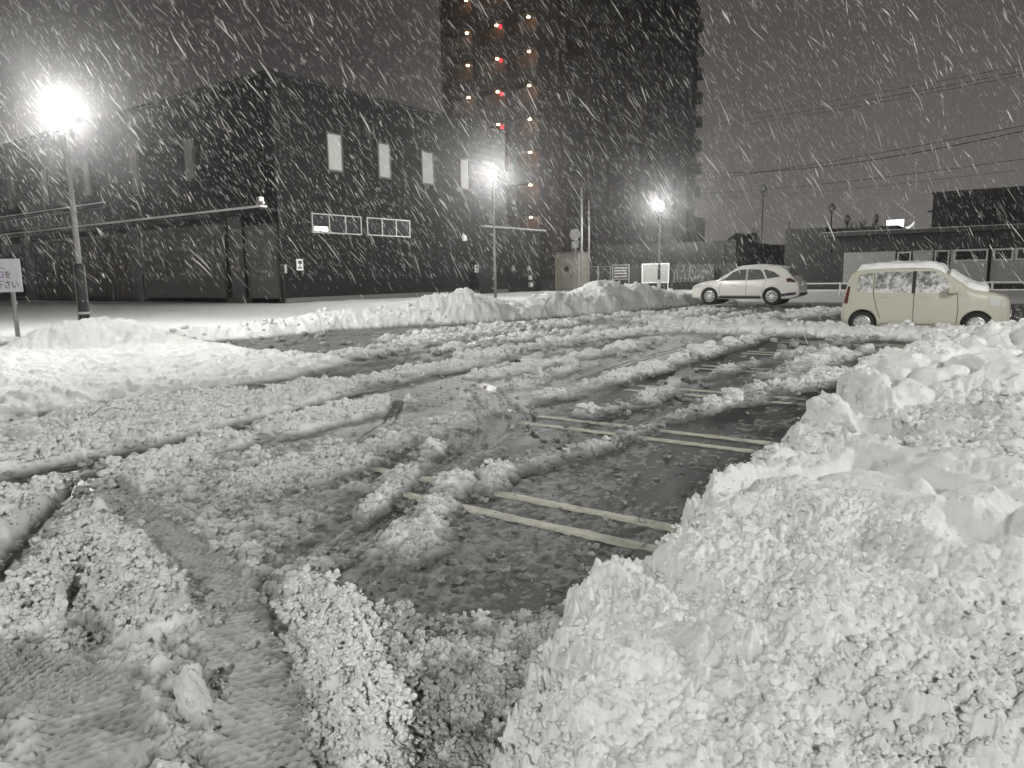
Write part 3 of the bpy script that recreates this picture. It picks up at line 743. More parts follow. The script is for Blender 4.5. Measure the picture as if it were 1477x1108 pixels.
MB().tube([(-.10,-.07,1.85),(-.125,-.08,1.5),(-.125,-.08,.4),(-.11,-.07,.2)], .016, 6).build('cable', M['pole'], tL, True)
lamp_post(-21.30, 29.09, .2, LZ-.2, 'lit globe lamp post on bare grey pole between siding building and snow bank')
tR = lamp_post(-21.38, 49.52, .2, LZ-.2, 'lit globe lamp post in front of the white framed panel on the grey panel wall')
MB().lathe([(.09,.1),(.10,.4),(.10,1.9),(.08,1.95)], n=16).build('pole_wrap', M['wrap'], tR, True)
MB().lathe([(.15,.2),(.135,.5),(.11,.9),(.02,1.0)], n=12).build('snow_clump', M['white'], tR, True)
# the same row of lamps goes on round the lot, behind the photographer and past the right edge
lamp_post(3.0, -7.0, 0, LZ, 'lit globe lamp post standing behind the photographer')
lamp_post(7.5, 10.5, 0, LZ, 'lit globe lamp post beside the right edge of the lot')
for (x, y, zt, rr, lab) in [(-18.48, 64.93, 8.7, .30, 'tall unlit globe lamp post rising behind the end of the grey panel wall'),
                        (-13.47, 68.11, 6.94, .29, 'middle height unlit globe lamp post behind the dark flat roof'),
                        (-12.31, 68.72, 5.95, .27, 'shortest unlit globe lamp just clearing the dark flat roof left of the bare tree'),
                        (-10.24, 70.18, 6.05, .22, 'small unlit globe lamp between the bare tree and the white lit sign')]:
    lamp_post(x, y, 0, zt, lab, 'unlit lamp posts behind the roofs', False, rr, M['darkpole'], 'unlit_lamp_post')

# ------------------------------------------------------------------ dark two storey building on the left
BX, BY = -32.69, 25.1
b = thing('siding_building', (BX, BY, 0), 'large two storey building in dark horizontal siding with roller shutters and narrow upper windows', 'building')
def off(m, p=(BX, BY, 0)):
    m.v = [(v[0]-p[0], v[1]-p[1], v[2]-p[2]) for v in m.v]; return m
off(MB().box(-76, BX, BY, 46.3, 0, 12.25)).build('wall', M['siding'], b)
rf = off(MB().box(-76.15, BX+.12, BY-.12, 46.4, 12.253, 12.42)).build('roof', M['trim'], b, bevel=.02)
off(MB().box(BX-.10, BX+.06, BY-.06, BY+.10, .2, 12.25)).build('corner_trim', M['trim'], b)
off(MB().box(-76, BX+.05, BY-.05, 46.35, 0, .55)).build('plinth', M['pillar'], b)
def win_right(y0, y1, z0, z1, n=1, pane='glass', lit=-1, fr='frame', t=.06):
    m = MB()
    m.box(BX+.004, BX+.09, y0, y1, z0, z0+t); m.box(BX+.004, BX+.09, y0, y1, z1-t, z1)
    for k in range(n+1):
        yy = y0 + (y1-y0-t)*k/n
        m.box(BX+.004, BX+.088, yy, yy+t, z0+t, z1-t)
    w = off(m).build('window', M[fr], b)
    for k in range(n):
        a = y0 + (y1-y0-t)*k/n + t; c = y0 + (y1-y0-t)*(k+1)/n
        off(MB().box(BX+.01, BX+.04, a, c, z0+t, z1-t)).build('pane', M[pane], w)
        if k == lit:
            off(MB().box(BX+.042, BX+.05, a+.1, c-.08, z0+t+.05, z0+.36)).build('lit_pane', M['lit'], w)
for y0, y1 in [(28.63,29.82),(32.64,33.77),(36.60,37.87),(40.64,41.74)]:
    win_right(y0, y1, 7.67, 9.83, 1, 'blind', fr='darkframe', t=.10)
win_right(27.26, 31.02, 4.15, 5.24, 3, lit=0)
win_right(31.48, 35.29, 4.15, 5.24, 3)
# service door on the right facade and its little things
d = off(MB().box(BX+.004, BX+.08, 42.6, 44.5, .3, 2.95)).build('door', M['trim'], b)
off(MB().box(BX+.082, BX+.12, 44.2, 44.3, 1.3, 1.5)).build('handle', M['frame'], d)
# left facade: shutters, pillars, gate
def shutter(x0, x1, z1, mat='shutter'):
    s = off(MB().box(x0, x1, BY-.05, BY-.004, .3, z1)).build('roller_shutter', M[mat], b)
    f = MB(); f.box(x0-.12, x0, BY-.12, BY-.004, .3, z1+.14); f.box(x1, x1+.12, BY-.12, BY-.004, .3, z1+.14); f.box(x0, x1, BY-.12, BY-.004, z1, z1+.14)
    off(f).build('shutter_frame', M['darkframe'], s)
    off(MB().box((x0+x1)/2-.25, (x0+x1)/2+.25, BY-.09, BY-.052, 1.95, 2.08)).build('handle', M['frame'], s)
    return s
shutter(-35.49, -32.95, 4.45); shutter(-46.65, -37.85, 4.7); shutter(-62.8, -48.1, 4.65, 'bluedoor')
for x in (-36.4, -47.4, -63.6):
    off(MB().box(x-.33, x+.33, BY-.42, BY-.004, .2, 5.1)).build('pillar', M['pillar'], b)
# canopy over the shutters, with a snow edge
cp = off(MB().box(-70, BX+.3, BY-1.3, BY-.004, 5.21, 5.30)).build('canopy', M['trim'], b)
cs = MB(); cs.box(-70, BX+.32, BY-1.35, BY-.9, 5.304, 5.42)
off(cs).build('snow_edge', M['snowcap'], cp, bevel=.04)
c2 = off(MB().box(-70, -50.6, BY-.35, BY-.004, 6.75, 6.86)).build('ledge', M['trim'], b)
off(MB().box(-70, -50.5, BY-.37, BY-.2, 6.864, 6.93)).build('snow_edge', M['snowcap'], c2)
def win_left(x0, x1, z0, z1, pane='blind', n=1, t=.09, fr='darkframe'):
    m = MB(); m.box(x0, x1, BY-.09, BY-.004, z0, z0+t); m.box(x0, x1, BY-.09, BY-.004, z1-t, z1)
    for k in range(n+1):
        xx = x0 + (x1-x0-t)*k/n; m.box(xx, xx+t, BY-.088, BY-.004, z0+t, z1-t)
    w = off(m).build('window', M[fr], b)
    for k in range(n):
        a = x0 + (x1-x0-t)*k/n + t; c = x0 + (x1-x0-t)*(k+1)/n
        off(MB().box(a, c, BY-.04, BY-.01, z0+t, z1-t)).build('pane', M[pane], w)
for x in (-41.05, -47.3, -53.6, -59.9, -66.2): win_left(x, x+1.0, 7.5, 9.85)
win_left(-69, -51.5, 5.75, 6.65, 'glass', 9, .07, 'darkframe')
win_left(-68.6, -64.2, 3.95, 4.75, 'blind', 4, .12)
# eave lamp bracket at the corner
br = off(MB().box(-32.9, -32.3, BY-1.25, BY-1.1, 5.45, 5.6).box(-32.75, -32.5, BY-1.3, BY-1.0, 5.6, 5.85)).build('corner_fixture', M['frame'], b, bevel=.02)
# low annex with a snowy eave
an = thing('low_annex', (BX, 46.4, 0), 'low dark annex with a thin snowy eave joining the siding building', 'building')
def off2(m): return off(m, (BX, 46.4, 0))
off2(MB().box(-46, BX-.05, 46.42, 51.2, 0, 5.05)).build('wall', M['siding'], an)
off2(MB().box(-46.1, BX+.5, 46.42, 51.3, 5.053, 5.18)).build('eave', M['trim'], an)
off2(MB().box(BX-.4, BX+.52, 43.0, 51.32, 5.184, 5.27)).build('snow_edge', M['snowdim'], an)
def wall_thing(name, label, cat, loc, parts, group=None):
    t = thing(name, loc, label, cat, group=group)
    for nm, m, mat in parts: off(m, loc).build(nm, M[mat], t)
    return t
# small signs on the right facade: white plates with a dark figure
def plate(y, z, w, h, label):
    t = thing('wall_sign', (BX+.06, y, z), label, 'sign', group='small plates on the siding building')
    MB().box(-.05, .03, -w/2, w/2, 0, h).build('plate', M['white'], t)
    m = MB(); m.box(.032, .036, -w*.30, w*.30, h*.56, h*.86); m.box(.032, .036, -w*.10, w*.10, h*.40, h*.54); m.box(.032, .036, -w*.32, w*.32, h*.14, h*.34)
    m.build('dark_mark', M['ink'], t)
plate(26.25, 2.05, .42, .62, 'small white plate with dark marks beside the roller shutter on the siding building')
plate(42.3, 1.85, .35, .55, 'small white plate left of the service door behind the middle lamp post')
wall_thing('wall_lamp', 'tiny pale wall lamp under the fourth upper window of the siding building', 'wall lamp', (BX, 40.9, 4.3),
    [('body', MB().box(BX+.01, BX+.2, 40.75, 41.05, 4.1, 4.5), 'white'), ('bracket', MB().box(BX+.003, BX+.05, 40.8, 41.0, 4.5, 4.65), 'frame')])
wall_thing('junction_box', 'small grey box on the corner of the siding building next to the shutter', 'box', (BX-.6, BY, 2.2),
    [('body', MB().box(-32.62, -32.2, BY-.2, BY-.06, 1.9, 2.35), 'frame'), ('lid', MB().box(-32.6, -32.22, BY-.23, BY-.2, 1.92, 2.33), 'pillar')])
# gas meters / utility bits on the annex wall
for k, (y, z, s) in enumerate([(46.9, 1.95, .22), (49.1, 1.95, .22), (49.2, 1.2, .4), (49.25, .62, .5)]):
    wall_thing('utility_meter', ['small pale meter highest on the annex wall nearer the middle lamp post', 'small pale meter on the annex wall above a column of two boxes',
        'pale box between a small meter and the lowest box on the annex wall', 'lowest pale box near the snow at the annex wall'][k], 'meter', (BX, y, z),
        [('body', MB().box(BX+.0, BX+.15, y, y+s, z, z+.4), 'frame'), ('dial', MB().box(BX+.152, BX+.17, y+s*.2, y+s*.8, z+.12, z+.28), 'white')], 'meters on the annex wall')
# beige cabinet hut
cb = thing('equipment_cabinet', (-31.4, 50.9, .3), 'beige metal equipment hut with a door behind the snow bank by the utility pole', 'cabinet')
MB().box(-.1, 2.1, .6, 3.4, 0, 3.0).build('body', M['beigebox'], cb, bevel=.02)
MB().box(-.25, 2.25, .45, 3.55, 3.003, 3.12).build('roof', M['pillar'], cb)
dd = MB().box(.45, 1.7, .54, .597, .15, 2.6).build('door', M['beigebox'], cb)
MB().box(.85, 1.25, .50, .537, 1.55, 1.95).build('vent', M['trim'], dd)
MB().box(1.5, 1.6, .50, .537, 1.1, 1.3).build('handle', M['trim'], dd)
wall_thing('low_shed', 'low grey shed wall left of the beige equipment hut', 'shed', (-33, 51.4, 0),
    [('wall', MB().box(-34.6, -31.65, 51.6, 53.0, .1, 2.9), 'panel'), ('base', MB().box(-34.65, -31.6, 51.55, 51.597, .1, 1.2), 'darkwall'), ('roof', MB().box(-34.7, -31.6, 51.5, 53.1, 2.903, 3.0), 'trim')])

# ------------------------------------------------------------------ apartment tower
TX, TY = -34.71, 56.09
tw = thing('apartment_tower', (TX, TY, 0), 'tall dark brick apartment tower with small warm lamps on its open corridors', 'building')
def offt(m): return off(m, (TX, TY, 0))
offt(MB().box(-46.6, TX, TY+1.5, 91.4, 0, 33.4)).build('wall', M['tower'], tw)
offt(MB().box(-46.8, TX+.2, TY-.1, 91.6, 33.403, 34.6)).build('roof', M['towertrim'], tw)
offt(MB().box(-46.6, TX-.2, TY+1.35, TY+1.495, 2, 33.4)).build('corridor_wall', M['corridor'], tw)
offt(MB().box(-35.9, TX+.05, TY-.05, TY+1.34, 0, 33.4)).build('corner_column', M['tower'], tw)
FL = 2.915
for k in range(0, 11):
    zf = 4.15 + FL*k
    offt(MB().box(-46.9, -35.9, TY-.05, TY+1.34, zf-.09, zf+.09)).build('corridor_slab', M['towertrim'], tw)
    offt(MB().box(-46.9, -35.9, TY-.12, TY, zf+.093, zf+1.15)).build('parapet', M['parapet'], tw)
    if k < 10:
        for x in (-44.35, -40.88, -37.34):
            lp = offt(MB().lathe([(.13, 0), (.13, .07), (.10, .10)], (x, TY+.75, zf+FL-.20), 12)).build('corridor_lamp', M['warm'], tw)
    if 3 <= k <= 6:
        offt(MB().box(-39.99, -39.83, TY-.1, TY+.1, zf+2.15, zf+2.42)).build('call_lamp', M['red'], tw)
for x in (-46.85, -43.0, -39.3):
    offt(MB().box(x-.14, x+.14, TY-.04, TY+1.345, 0, 33.3)).build('fin_wall', M['tower'], tw)
# long right side: pilasters, floor bands, dim windows
y = TY + 2.0
while y < 90.5:
    offt(MB().box(TX+.003, TX+.38, y, y+.55, 0, 33.4)).build('pilaster', M['tower'], tw)
    y += 4.35
for k in range(11):
    zf = 4.15 + FL*k
    offt(MB().box(TX+.004, TX+.20, TY+1.4, 91.3, zf-.14, zf+.14)).build('floor_band', M['towertrim'], tw)
for k in range(10):
    zf = 4.15 + FL*k; y = TY + 2.0
    for c in range(8):
        if y + 3.2 < 91:
            w = offt(MB().box(TX+.005, TX+.05, y+1.3, y+3.3, zf+.9, zf+2.3)).build('window', M['glass'], tw)
        y += 4.35
# balconies seen in profile at the far end
for k in range(3, 11):
    zf = 4.15 + FL*k - 1.5
    bl = offt(MB().box(TX-5, TX+.25, 91.41, 92.9, zf-.1, zf+.1)).build('balcony', M['towertrim'], tw)
    offt(MB().box(TX-5, TX+.26, 92.7, 92.85, zf+.103, zf+1.2).box(TX+.1, TX+.25, 91.42, 92.69, zf+.103, zf+1.2)).build('parapet', M['parapet'], bl)
offt(MB().box(-44, TX, 91.41, 95.4, 0, 8.8)).build('rear_annex', M['tower'], tw)

# ------------------------------------------------------------------ poles by the hut
def util_pole(x, y, z1, r, label, parts=()):
    t = thing('utility_pole', (x, y, .1), label, 'utility pole', group='poles beside the equipment hut')
    MB().tube([(0,0,0),(0,0,z1)], [r, r*.7], 10).build('pole', M['pole'], t, True)
    return t
up = util_pole(-26.1, 46.4, 7.7, .10, 'grey utility pole carrying a round disc between the hut and the panel wall')
MB().box(-.5, .5, -.05, .05, 6.9, 7.0).build('crossarm', M['darkpole'], up)
u2 = util_pole(-26.6, 48.4, 6.9, .07, 'thinner utility pole just right of the pole with the round disc')
MB().box(-.05, .05, -.3, .3, 5.3, 5.4).build('bracket', M['darkpole'], u2)
mr = thing('round_sign', (-26.45, 46.15, .1), 'round pale disc sign on a thin post in front of the utility pole', 'sign')
MB().tube([(0,0,0),(0,0,4.5)], .045, 8).build('post', M['pole'], mr, True)
for z, r in ((4.35, .42), (3.62, .28)):
    MB().lathe([(r, -.05), (r, -.02), (r*.9, 0), (.01, .0)], (0, -.06, z), 20, 'Y').build('disc', M['frame'], mr)

# ------------------------------------------------------------------ grey panel wall with boards
WY = 53.37
pw = thing('panel_wall', (-24, WY, 0), 'long grey wall of tall panels with dark posts behind the second lamp row', 'wall')
def offw(m): return off(m, (-24, WY, 0))
offw(MB().box(-31.0, -17.02, WY, WY+.25, 2.15, 3.81)).build('panels', M['panel'], pw)
offw(MB().box(-31.0, -17.02, WY+.03, WY+.3, .1, 2.147)).build('base', M['darkwall'], pw)
for px in (822, 870.3, 901, 932.7, 966.5, 1004.5, 1044):
    dr = CAM_M @ Vector(((px-738.5)/1030, -(375-554)/1030, -1)); x = dr.x*WY/dr.y
    offw(MB().box(x-.06, x+.06, WY-.06, WY-.003, 2.15, 3.83)).build('post', M['trim'], pw)
offw(MB().box(-31.05, -16.95, WY-.05, WY+.32, 3.833, 3.90)).build('coping', M['trim'], pw)
rt = thing('side_wall', (-17, 60, 0), 'dark plain wall running back from the end of the grey panel wall behind the white car', 'wall')
MB().box(-.30, 0, -6.3, 14, .1, 3.75).build('wall', M['darkwall'], rt)
MB().box(-.34, .04, -6.32, 14, 3.753, 3.83).build('coping', M['trim'], rt)
# framed things hung in front of the wall
def frame_board(name, x0, x1, z0, z1, label, cat, face, frame='frame', t=.07, yy=WY-.25, legs=True, group=None):
    t0 = thing(name, ((x0+x1)/2, yy, .1), label, cat, group=group)
    h0, h1, w = z0-.1, z1-.1, (x1-x0)/2
    MB().box(-w+t, w-t, -.02, .02, h0+t, h1-t).build('face', M[face], t0)
    m = MB(); m.box(-w, w, -.04, .04, h0, h0+t); m.box(-w, w, -.04, .04, h1-t, h1); m.box(-w, -w+t, -.04, .04, h0+t, h1-t); m.box(w-t, w, -.04, .04, h0+t, h1-t)
    m.build('frame', M[frame], t0)
    if legs:
        for s in (-1, 1): MB().box(s*w*.9-.03, s*w*.9+.03, .042, .10, 0, h1).build('leg', M[frame], t0)
    return t0
nb = frame_board('notice_board', -26.84, -25.34, 1.13, 2.32, 'dark notice board with white rows of lettering on the panel wall left of the lamp', 'notice board', 'board', 'frame', .06, WY-.55)
rows = MB()
for z, segs in ((1.90, [(-.58,.15),(.25,.55)]), (1.68, [(-.58,-.1),(-.05,.5)]), (1.47, [(-.52,.0),(.05,.52)]), (1.21, [(-.58,-.28)]), (1.23, [(-.16,.5)])):
    for a, c in segs:
        x = a
        while x < c:
            wd = random.uniform(.05, .09); hh = .10 if z > 1.22 or a < -.5 else .05
            rows.box(x, x+wd, -.03, -.022, z-.0, z+hh*random.uniform(.75, 1)); x += wd + .025
rows.build('lettering', M['white'], nb)
frame_board('framed_board', -24.33, -22.03, .82, 2.35, 'pale white framed panel with snowy face right behind the farthest lit lamp', 'panel', 'blind', 'white', .09, WY-.4)
po = frame_board('dark_poster', -21.82, -18.44, .80, 2.26, 'wide dark poster smeared with snow between the pale framed panel and the white car', 'poster', 'poster', 'trim', .05, WY-.35)
for x0, x1, gl in ((-29.5, -28.1, 0), (-28.05, -26.95, 1)):
    t0 = thing('gate_frame', ((x0+x1)/2, WY-.7, .3), ['leftmost thin white tube frame before the dark base of the panel wall', 'thin white tube frame just left of the notice board'][gl], 'frame', group='white tube frames at the panel wall')
    w = (x1-x0)/2
    MB().tube([(-w,0,0),(-w,0,1.9),(w,0,1.9),(w,0,0)], .03, 6).build('tube', M['frame'], t0)
    MB().box(-w+.04, w-.04, -.03, .03, .28, .36).build('rail', M['white'], t0)

# ------------------------------------------------------------------ low flat roofed building on the right
RY = 55.2
lb = thing('flat_roof_building', (-6, RY, 0), 'long low flat roofed building with pale panels, small windows and a dark fascia', 'building')
def offl(m): return off(m, (-6, RY, 0))
offl(MB().box(-11.3, 9, RY, RY+9, 0, 3.9)).build('wall', M['darkwall'], lb)
offl(MB().box(-11.45, 9.2, RY-.75, RY+9.1, 3.903, 4.17)).build('roof', M['roofdark'], lb)
sn = offl(MB().box(-11.45, 9.2, RY-.78, RY-.2, 4.173, 4.21)).build('snow_edge', M['snowdim'], lb)
for x0, x1 in ((-9.96, -6.75), (-5.7, -4.55), (-3.55, -1.5), (-1.32, 9)):
    offl(MB().box(x0, x1, RY-.06, RY-.004, .55, 2.78)).build('pale_panel', M['lightpanel'], lb)
def win_l(x0, x1, z0, z1, door=False):
    m = MB(); t = .08
    m.box(x0, x1, RY-.11, RY-.063, z0, z0+t); m.box(x0, x1, RY-.11, RY-.063, z1-t, z1)
    m.box(x0, x0+t, RY-.11, RY-.063, z0+t, z1-t); m.box(x1-t, x1, RY-.11, RY-.063, z0+t, z1-t)
    w = offl(m).build('door' if door else 'window', M['frame'], lb)
    offl(MB().box(x0+t, x1-t, RY-.09, RY-.064, z0+t, z1-t)).build('pane', M['glass'], w)
win_l(-3.35, -1.52, 2.03, 2.74); win_l(-1.2, -.2, 2.03, 2.74); win_l(-.05, 1.7, 2.03, 2.74)
win_l(-6.62, -5.82, .7, 2.72, True); win_l(-4.44, -3.62, .7, 2.75, True)
offl(MB().tube([(-1.41, RY-.14, .3), (-1.41, RY-.14, 3.9)], .05, 8)).build('downpipe', M['trim'], lb)
for x in (-11.0, -8.0, 2.0):
    offl(MB().box(x, x+.12, RY-.16, RY-.004, 2.9, 3.05)).build('wall_light', M['pillar'], lb)
kb = thing('dark_block', (-11, 56, 0), 'dark plain flat block joining the left end of the low flat roofed building', 'building')
MB().box(-3.12, -.33, -.4, 10.5, 0, 4.62).build('wall', M['darkwall'], kb)
MB().box(-.327, 3.7, 3.6, 10.5, 4.2, 4.62).build('parapet', M['darkwall'], kb)
MB().box(-3.18, 3.75, 3.4, 10.55, 4.623, 4.74).build('roof', M['roofdark'], kb)
MB().tube([(-2.9, -.3, 4.5), (-2.9, -.3, 5.15)], .05, 6).build('vent_pipe', M['darkpole'], kb)
tb = thing('tall_block', (0, 70.7, 0), 'taller windowless dark block rising behind the low flat roofed building', 'building')
MB().box(-6.1, 9, 0, 12, 0, 7.75).build('wall', M['darkwall'], tb)
MB().box(-6.2, 9.1, -.1, 12.1, 7.753, 7.9).build('roof', M['roofdark'], tb)
MB().box(-6.45, -6.1, .3, .5, 6.3, 6.45).build('camera_bracket', M['darkpole'], tb)
ls = thing('lit_sign', (-8.7, 69.6, 0), 'bright white lit panel just above the dark flat roof', 'sign')
MB().box(-.66, .66, 0, .2, 4.6, 5.75).build('face', M['litsign'], ls)
MB().box(-.72, .72, .203, .34, 0, 5.8).build('frame', M['trim'], ls)
l2 = thing('white_bracket_lamp', (-7.4, 69.4, 0), 'small white curved lamp right of the bright lit panel over the flat roof', 'lamp')
MB().tube([(-.55, 0, 4.95), (-.2, 0, 5.05), (.05, 0, 5.25), (.15, 0, 5.5)], [.09, .1, .09, .05], 8).build('arm', M['litlow'], l2, True)
MB().tube([(-.55, 0, 0), (-.55, 0, 4.95)], .05, 8).build('post', M['darkpole'], l2, True)
# bare tree and far bushes
bt = thing('bare_tree', (-11.3, 69.2, 0), 'leafless small tree with thin twigs above the dark flat roof', 'tree')
trunk = MB().tube([(0,0,0),(.05,0,2.5),(0,0,4.3)], [.12,.1,.07], 8); trunk.build('trunk', M['twig'], bt, True)
tg = MB()
def branch(p, d, L, r, lev):
    q = p + d*L; tg.tube([p, (p+q)/2 + Vector((random.uniform(-.05,.05), 0, random.uniform(0,.06)))*L, q], [r, r*.8, r*.55], 5)
    if lev:
        for _ in range(3):
            nd = (d + Vector((random.uniform(-.8,.8), random.uniform(-.6,.6), random.uniform(-.1,.5)))).normalized()
            branch(p + d*L*random.uniform(.5, 1), nd, L*.68, r*.6, lev-1)
for _ in range(6):
    branch(Vector((0,0,4.2)), Vector((random.uniform(-1,1), random.uniform(-.6,.6), random.uniform(.5,1))).normalized(), 1.0, .035, 3)
tg.build('crown', M['twig'], bt)
for k, (x, y, s) in enumerate(((-31.0, 98, 1.5), (-29.4, 98, 1.3))):
    v, f = ico(3); v = lumpy(v, 70+k)*(1+.25*fbm(v[:, 0]*5, v[:, 1]*5+v[:, 2]*4, 9, 3))[:, None]*np.array([s*.9, s, s*.75])
    o = grid_mesh('bush', v, f, M['leaf'], False); o.location = (x, y, 5.6)
    hill = MB().box(x-1.2, x+1.2, y-.8, y+.8, -.04, 5.7).build('planter', M['darkwall'], None); hill.parent = o; hill.matrix_parent_inverse = Matrix.Translation((-x, -y, -5.6))
    tag(o, ['round dark bush left of the pair beside the tower base', 'round dark bush right of the pair beside the tower base'][k], 'bush', 'bushes beside the tower')
sp = thing('distant_mast', (-33.2, 112, 0), 'distant pale signal mast with short arms above the grey panel wall', 'mast')
MB().tube([(0,0,0),(0,0,8.2)], .13, 6).build('post', M['white'], sp)
MB().box(-.1, 1.0, -.1, .1, 7.4, 7.7).build('arm', M['white'], sp)
MB().box(-.1, .9, -.1, .1, 6.4, 6.7).build('arm', M['white'], sp)
fs = thing('far_lit_building', (-23.5, 100, 0), 'far low building with a dim peach lit strip behind the panel wall', 'building')
MB().box(-2.6, 3.2, 0, 4, 0, 5.1).build('wall', M['darkwall'], fs)
MB().box(-2.4, 3.0, -.1, -.004, 4.2, 5.0).build('lit_strip', M['peach'], fs)

# ------------------------------------------------------------------ pipe guard rail
def rail(x0, x1, y, label):
    t = thing('guard_rail', ((x0+x1)/2, y, .1), label, 'guard rail', group='white pipe guard rails')
    w = (x1-x0)/2
    for z in (.78, .42): MB().tube([(-w,0,z),(w,0,z)], .04, 8).build('rail', M['white'], t, True)
    n = max(2, int((x1-x0)/1.9)+1)
    for k in range(n):
        x = -w + .1 + (2*w-.2)*k/(n-1)
        MB().tube([(x,0,0),(x,0,.84)], .05, 8).build('post', M['white'], t, True)
rail(-11.5, -3.6, 41.2, 'white two bar pipe guard rail between the white car and the beige car')
rail(-3.2, 6.0, 41.2, 'white two bar pipe guard rail right of the beige car at the picture edge')

# ------------------------------------------------------------------ power lines
def wire(a, c, sag, label, r=.018):
    pts = []
    for k in range(17):
        t = k/16; p = a.lerp(c, t); p.z -= sag*4*t*(1-t); pts.append(p)
    tag(MB().tube(pts, r, 5).build('power_line', M['wire'], None, True), label, 'power line', 'power lines crossing the sky')
for y0, y1, s, lab, r in ((175, 60, .5, 'uppermost of the three close power lines high in the right sky', .02), (184, 68, .5, 'middle of the three close power lines high in the right sky', .024), (190, 74, .5, 'lowest of the three close power lines high in the right sky', .02),
                     (246, 150, 1.6, 'thick sagging power line crossing another one in the middle of the right sky', .035), (262, 148, .5, 'straight power line meeting the thick sagging one', .026),
                     (279, 205, .6, 'power line below the thick sagging pair and above the tall unlit lamp', .022), (287, 222, .6, 'lowest and faintest power line in the right sky', .014)):
    wire(P(985, y0+1, 98), P(1640, y1, 46), s, lab, r)

# ------------------------------------------------------------------ lettered sign at the left edge
sg = thing('lettered_sign', (-17.75, 6.55, .3), 'white board on a grey post with dark Japanese lettering at the left picture edge', 'sign', rz=R(25))
MB().tube([(.03,.03,0),(.03,.03,1.3)], .045, 8).build('post', M['pole'], sg, True)
MB().box(-1.02, .34, -.03, -.012, 1.085, 1.79).build('board', M['signwhite'], sg)
def text(body, x, z, size, mat, parent):
    cu = bpy.data.curves.new('lettering', 'FONT'); cu.body = body; cu.size = size; cu.extrude = .002; cu.align_x = 'RIGHT'
    cu.materials.append(M[mat])
    tmp = bpy.data.objects.new('tmp', cu); COL.objects.link(tmp)
    bpy.context.view_layer.update()
    me = bpy.data.meshes.new_from_object(tmp.evaluated_get(bpy.context.evaluated_depsgraph_get()))
    bpy.data.objects.remove(tmp)
    o = bpy.data.objects.new('lettering', me); COL.objects.link(o); o.parent = parent
    o.location = (x, -.034, z); o.rotation_euler = (R(90), 0, 0)
text('\u306f\u3001', .08, 1.575, .19, 'ink', sg)
text('\u53e3', -.07, 1.385, .19, 'purple', sg)
text('\u3092', .12, 1.385, .19, 'ink', sg)
text('\u4e0b\u3055\u3044', .27, 1.175, .19, 'ink', sg)

# ------------------------------------------------------------------ cars
def interp(xs, ys):
    return lambda x: float(np.interp(x, xs, ys))
class Car:
    """local frame: nose at +x = 0 going back to -L, the driver side at -y, ground z = 0"""
    def __init__(s, L, W, top, bot, belt, roof_in, plan, corner):
        s.L, s.W = L, W
        s.top = interp(*zip(*top)); s.bot = interp(*zip(*bot)); s.belt = belt; s.roof_in = roof_in
        s.plan = interp(*zip(*plan)); s.corner = corner
        s.tx = [p[0] for p in top]
    def y(s, x, z):
        w = s.W/2*s.plan(x); b = s.belt
        if z <= b:
            k = (z - b*.62)/(b*.62); w *= 1 - .055*k*k - (.012 if z < .32 else 0)
        else:
            k = (z-b)/(1.62-b); w *= (1 - .055*(.38/.62)**2) - s.roof_in*k**1.25
        return w
    def mesh(s, nx=90):
        xs = np.unique(np.concatenate([np.linspace(0, s.L, nx), s.L*(1-np.cos(np.linspace(0, np.pi, 50)))/2, s.tx]))
        keep = [0.0]
        for x in xs:
            if x - keep[-1] > .004 and x <= s.L: keep.append(float(x))
        keep[-1] = s.L; xs = keep
        ms = MB(); V = []; m = 0
        for x in xs:
            zt, zb = s.top(x), s.bot(x); r = min(s.corner, (zt-zb)*.45)
            ring = [(0, zb)]
            y0 = s.y(x, zb+.03); ring += [(y0*.55, zb), (y0-.05, zb+.005), (y0, zb+.05)]
            zs = np.linspace(zb+.05, zt-r, 14)[1:]
            ring += [(s.y(x, z), z) for z in zs]
            y1 = s.y(x, zt-r)
            for a in (.25, .5, .75, 1.0):
                t = a*math.pi/2; ring.append((y1 - r*(1-math.cos(t)), zt - r + r*math.sin(t)))
            ye = y1-r
            ring += [(ye*.6, zt+.018), (ye*.25, zt+.026), (0, zt+.027)]
            full = [(-y, z) for y, z in ring] + [(y, z) for y, z in reversed(ring[1:-1])]
            m = len(full); V += [(-x, y, z) for y, z in full]
        F = []
        for i in range(len(xs)-1):
            for k in range(m): F.append((i*m+k, i*m+(k+1) % m, (i+1)*m+(k+1) % m, (i+1)*m+k))
        F.append(tuple(range(m))); F.append(tuple((len(xs)-1)*m+k for k in reversed(range(m))))
        ms.add(V, F); return ms
def car_patch(c, poly, side, lift=.006, step=.035):
    """a flat outline in side view laid onto the body side"""
    bm = bmesh.new()
    vs = [bm.verts.new((-x, 0, z)) for x, z in poly]; bm.faces.new(vs)
    x0, x1 = min(p[0] for p in poly), max(p[0] for p in poly); z0, z1 = min(p[1] for p in poly), max(p[1] for p in poly)
    for k in range(1, int((x1-x0)/.12)+1):
        bmesh.ops.bisect_plane(bm, geom=bm.verts[:]+bm.edges[:]+bm.faces[:], plane_co=(-(x0+k*.12), 0, 0), plane_no=(1, 0, 0))
    for k in range(1, int((z1-z0)/.06)+1):
        bmesh.ops.bisect_plane(bm, geom=bm.verts[:]+bm.edges[:]+bm.faces[:], plane_co=(0, 0, z0+k*.06), plane_no=(0, 0, 1))
    bm.verts.index_update(); bm.verts.ensure_lookup_table()
    vv = [(p.co.x, side*(c.y(-p.co.x, p.co.z)+lift), p.co.z) for p in bm.verts]
    ff = [tuple(q.index for q in f.verts) for f in bm.faces]
    bm.free()
    return MB().add(vv, ff)
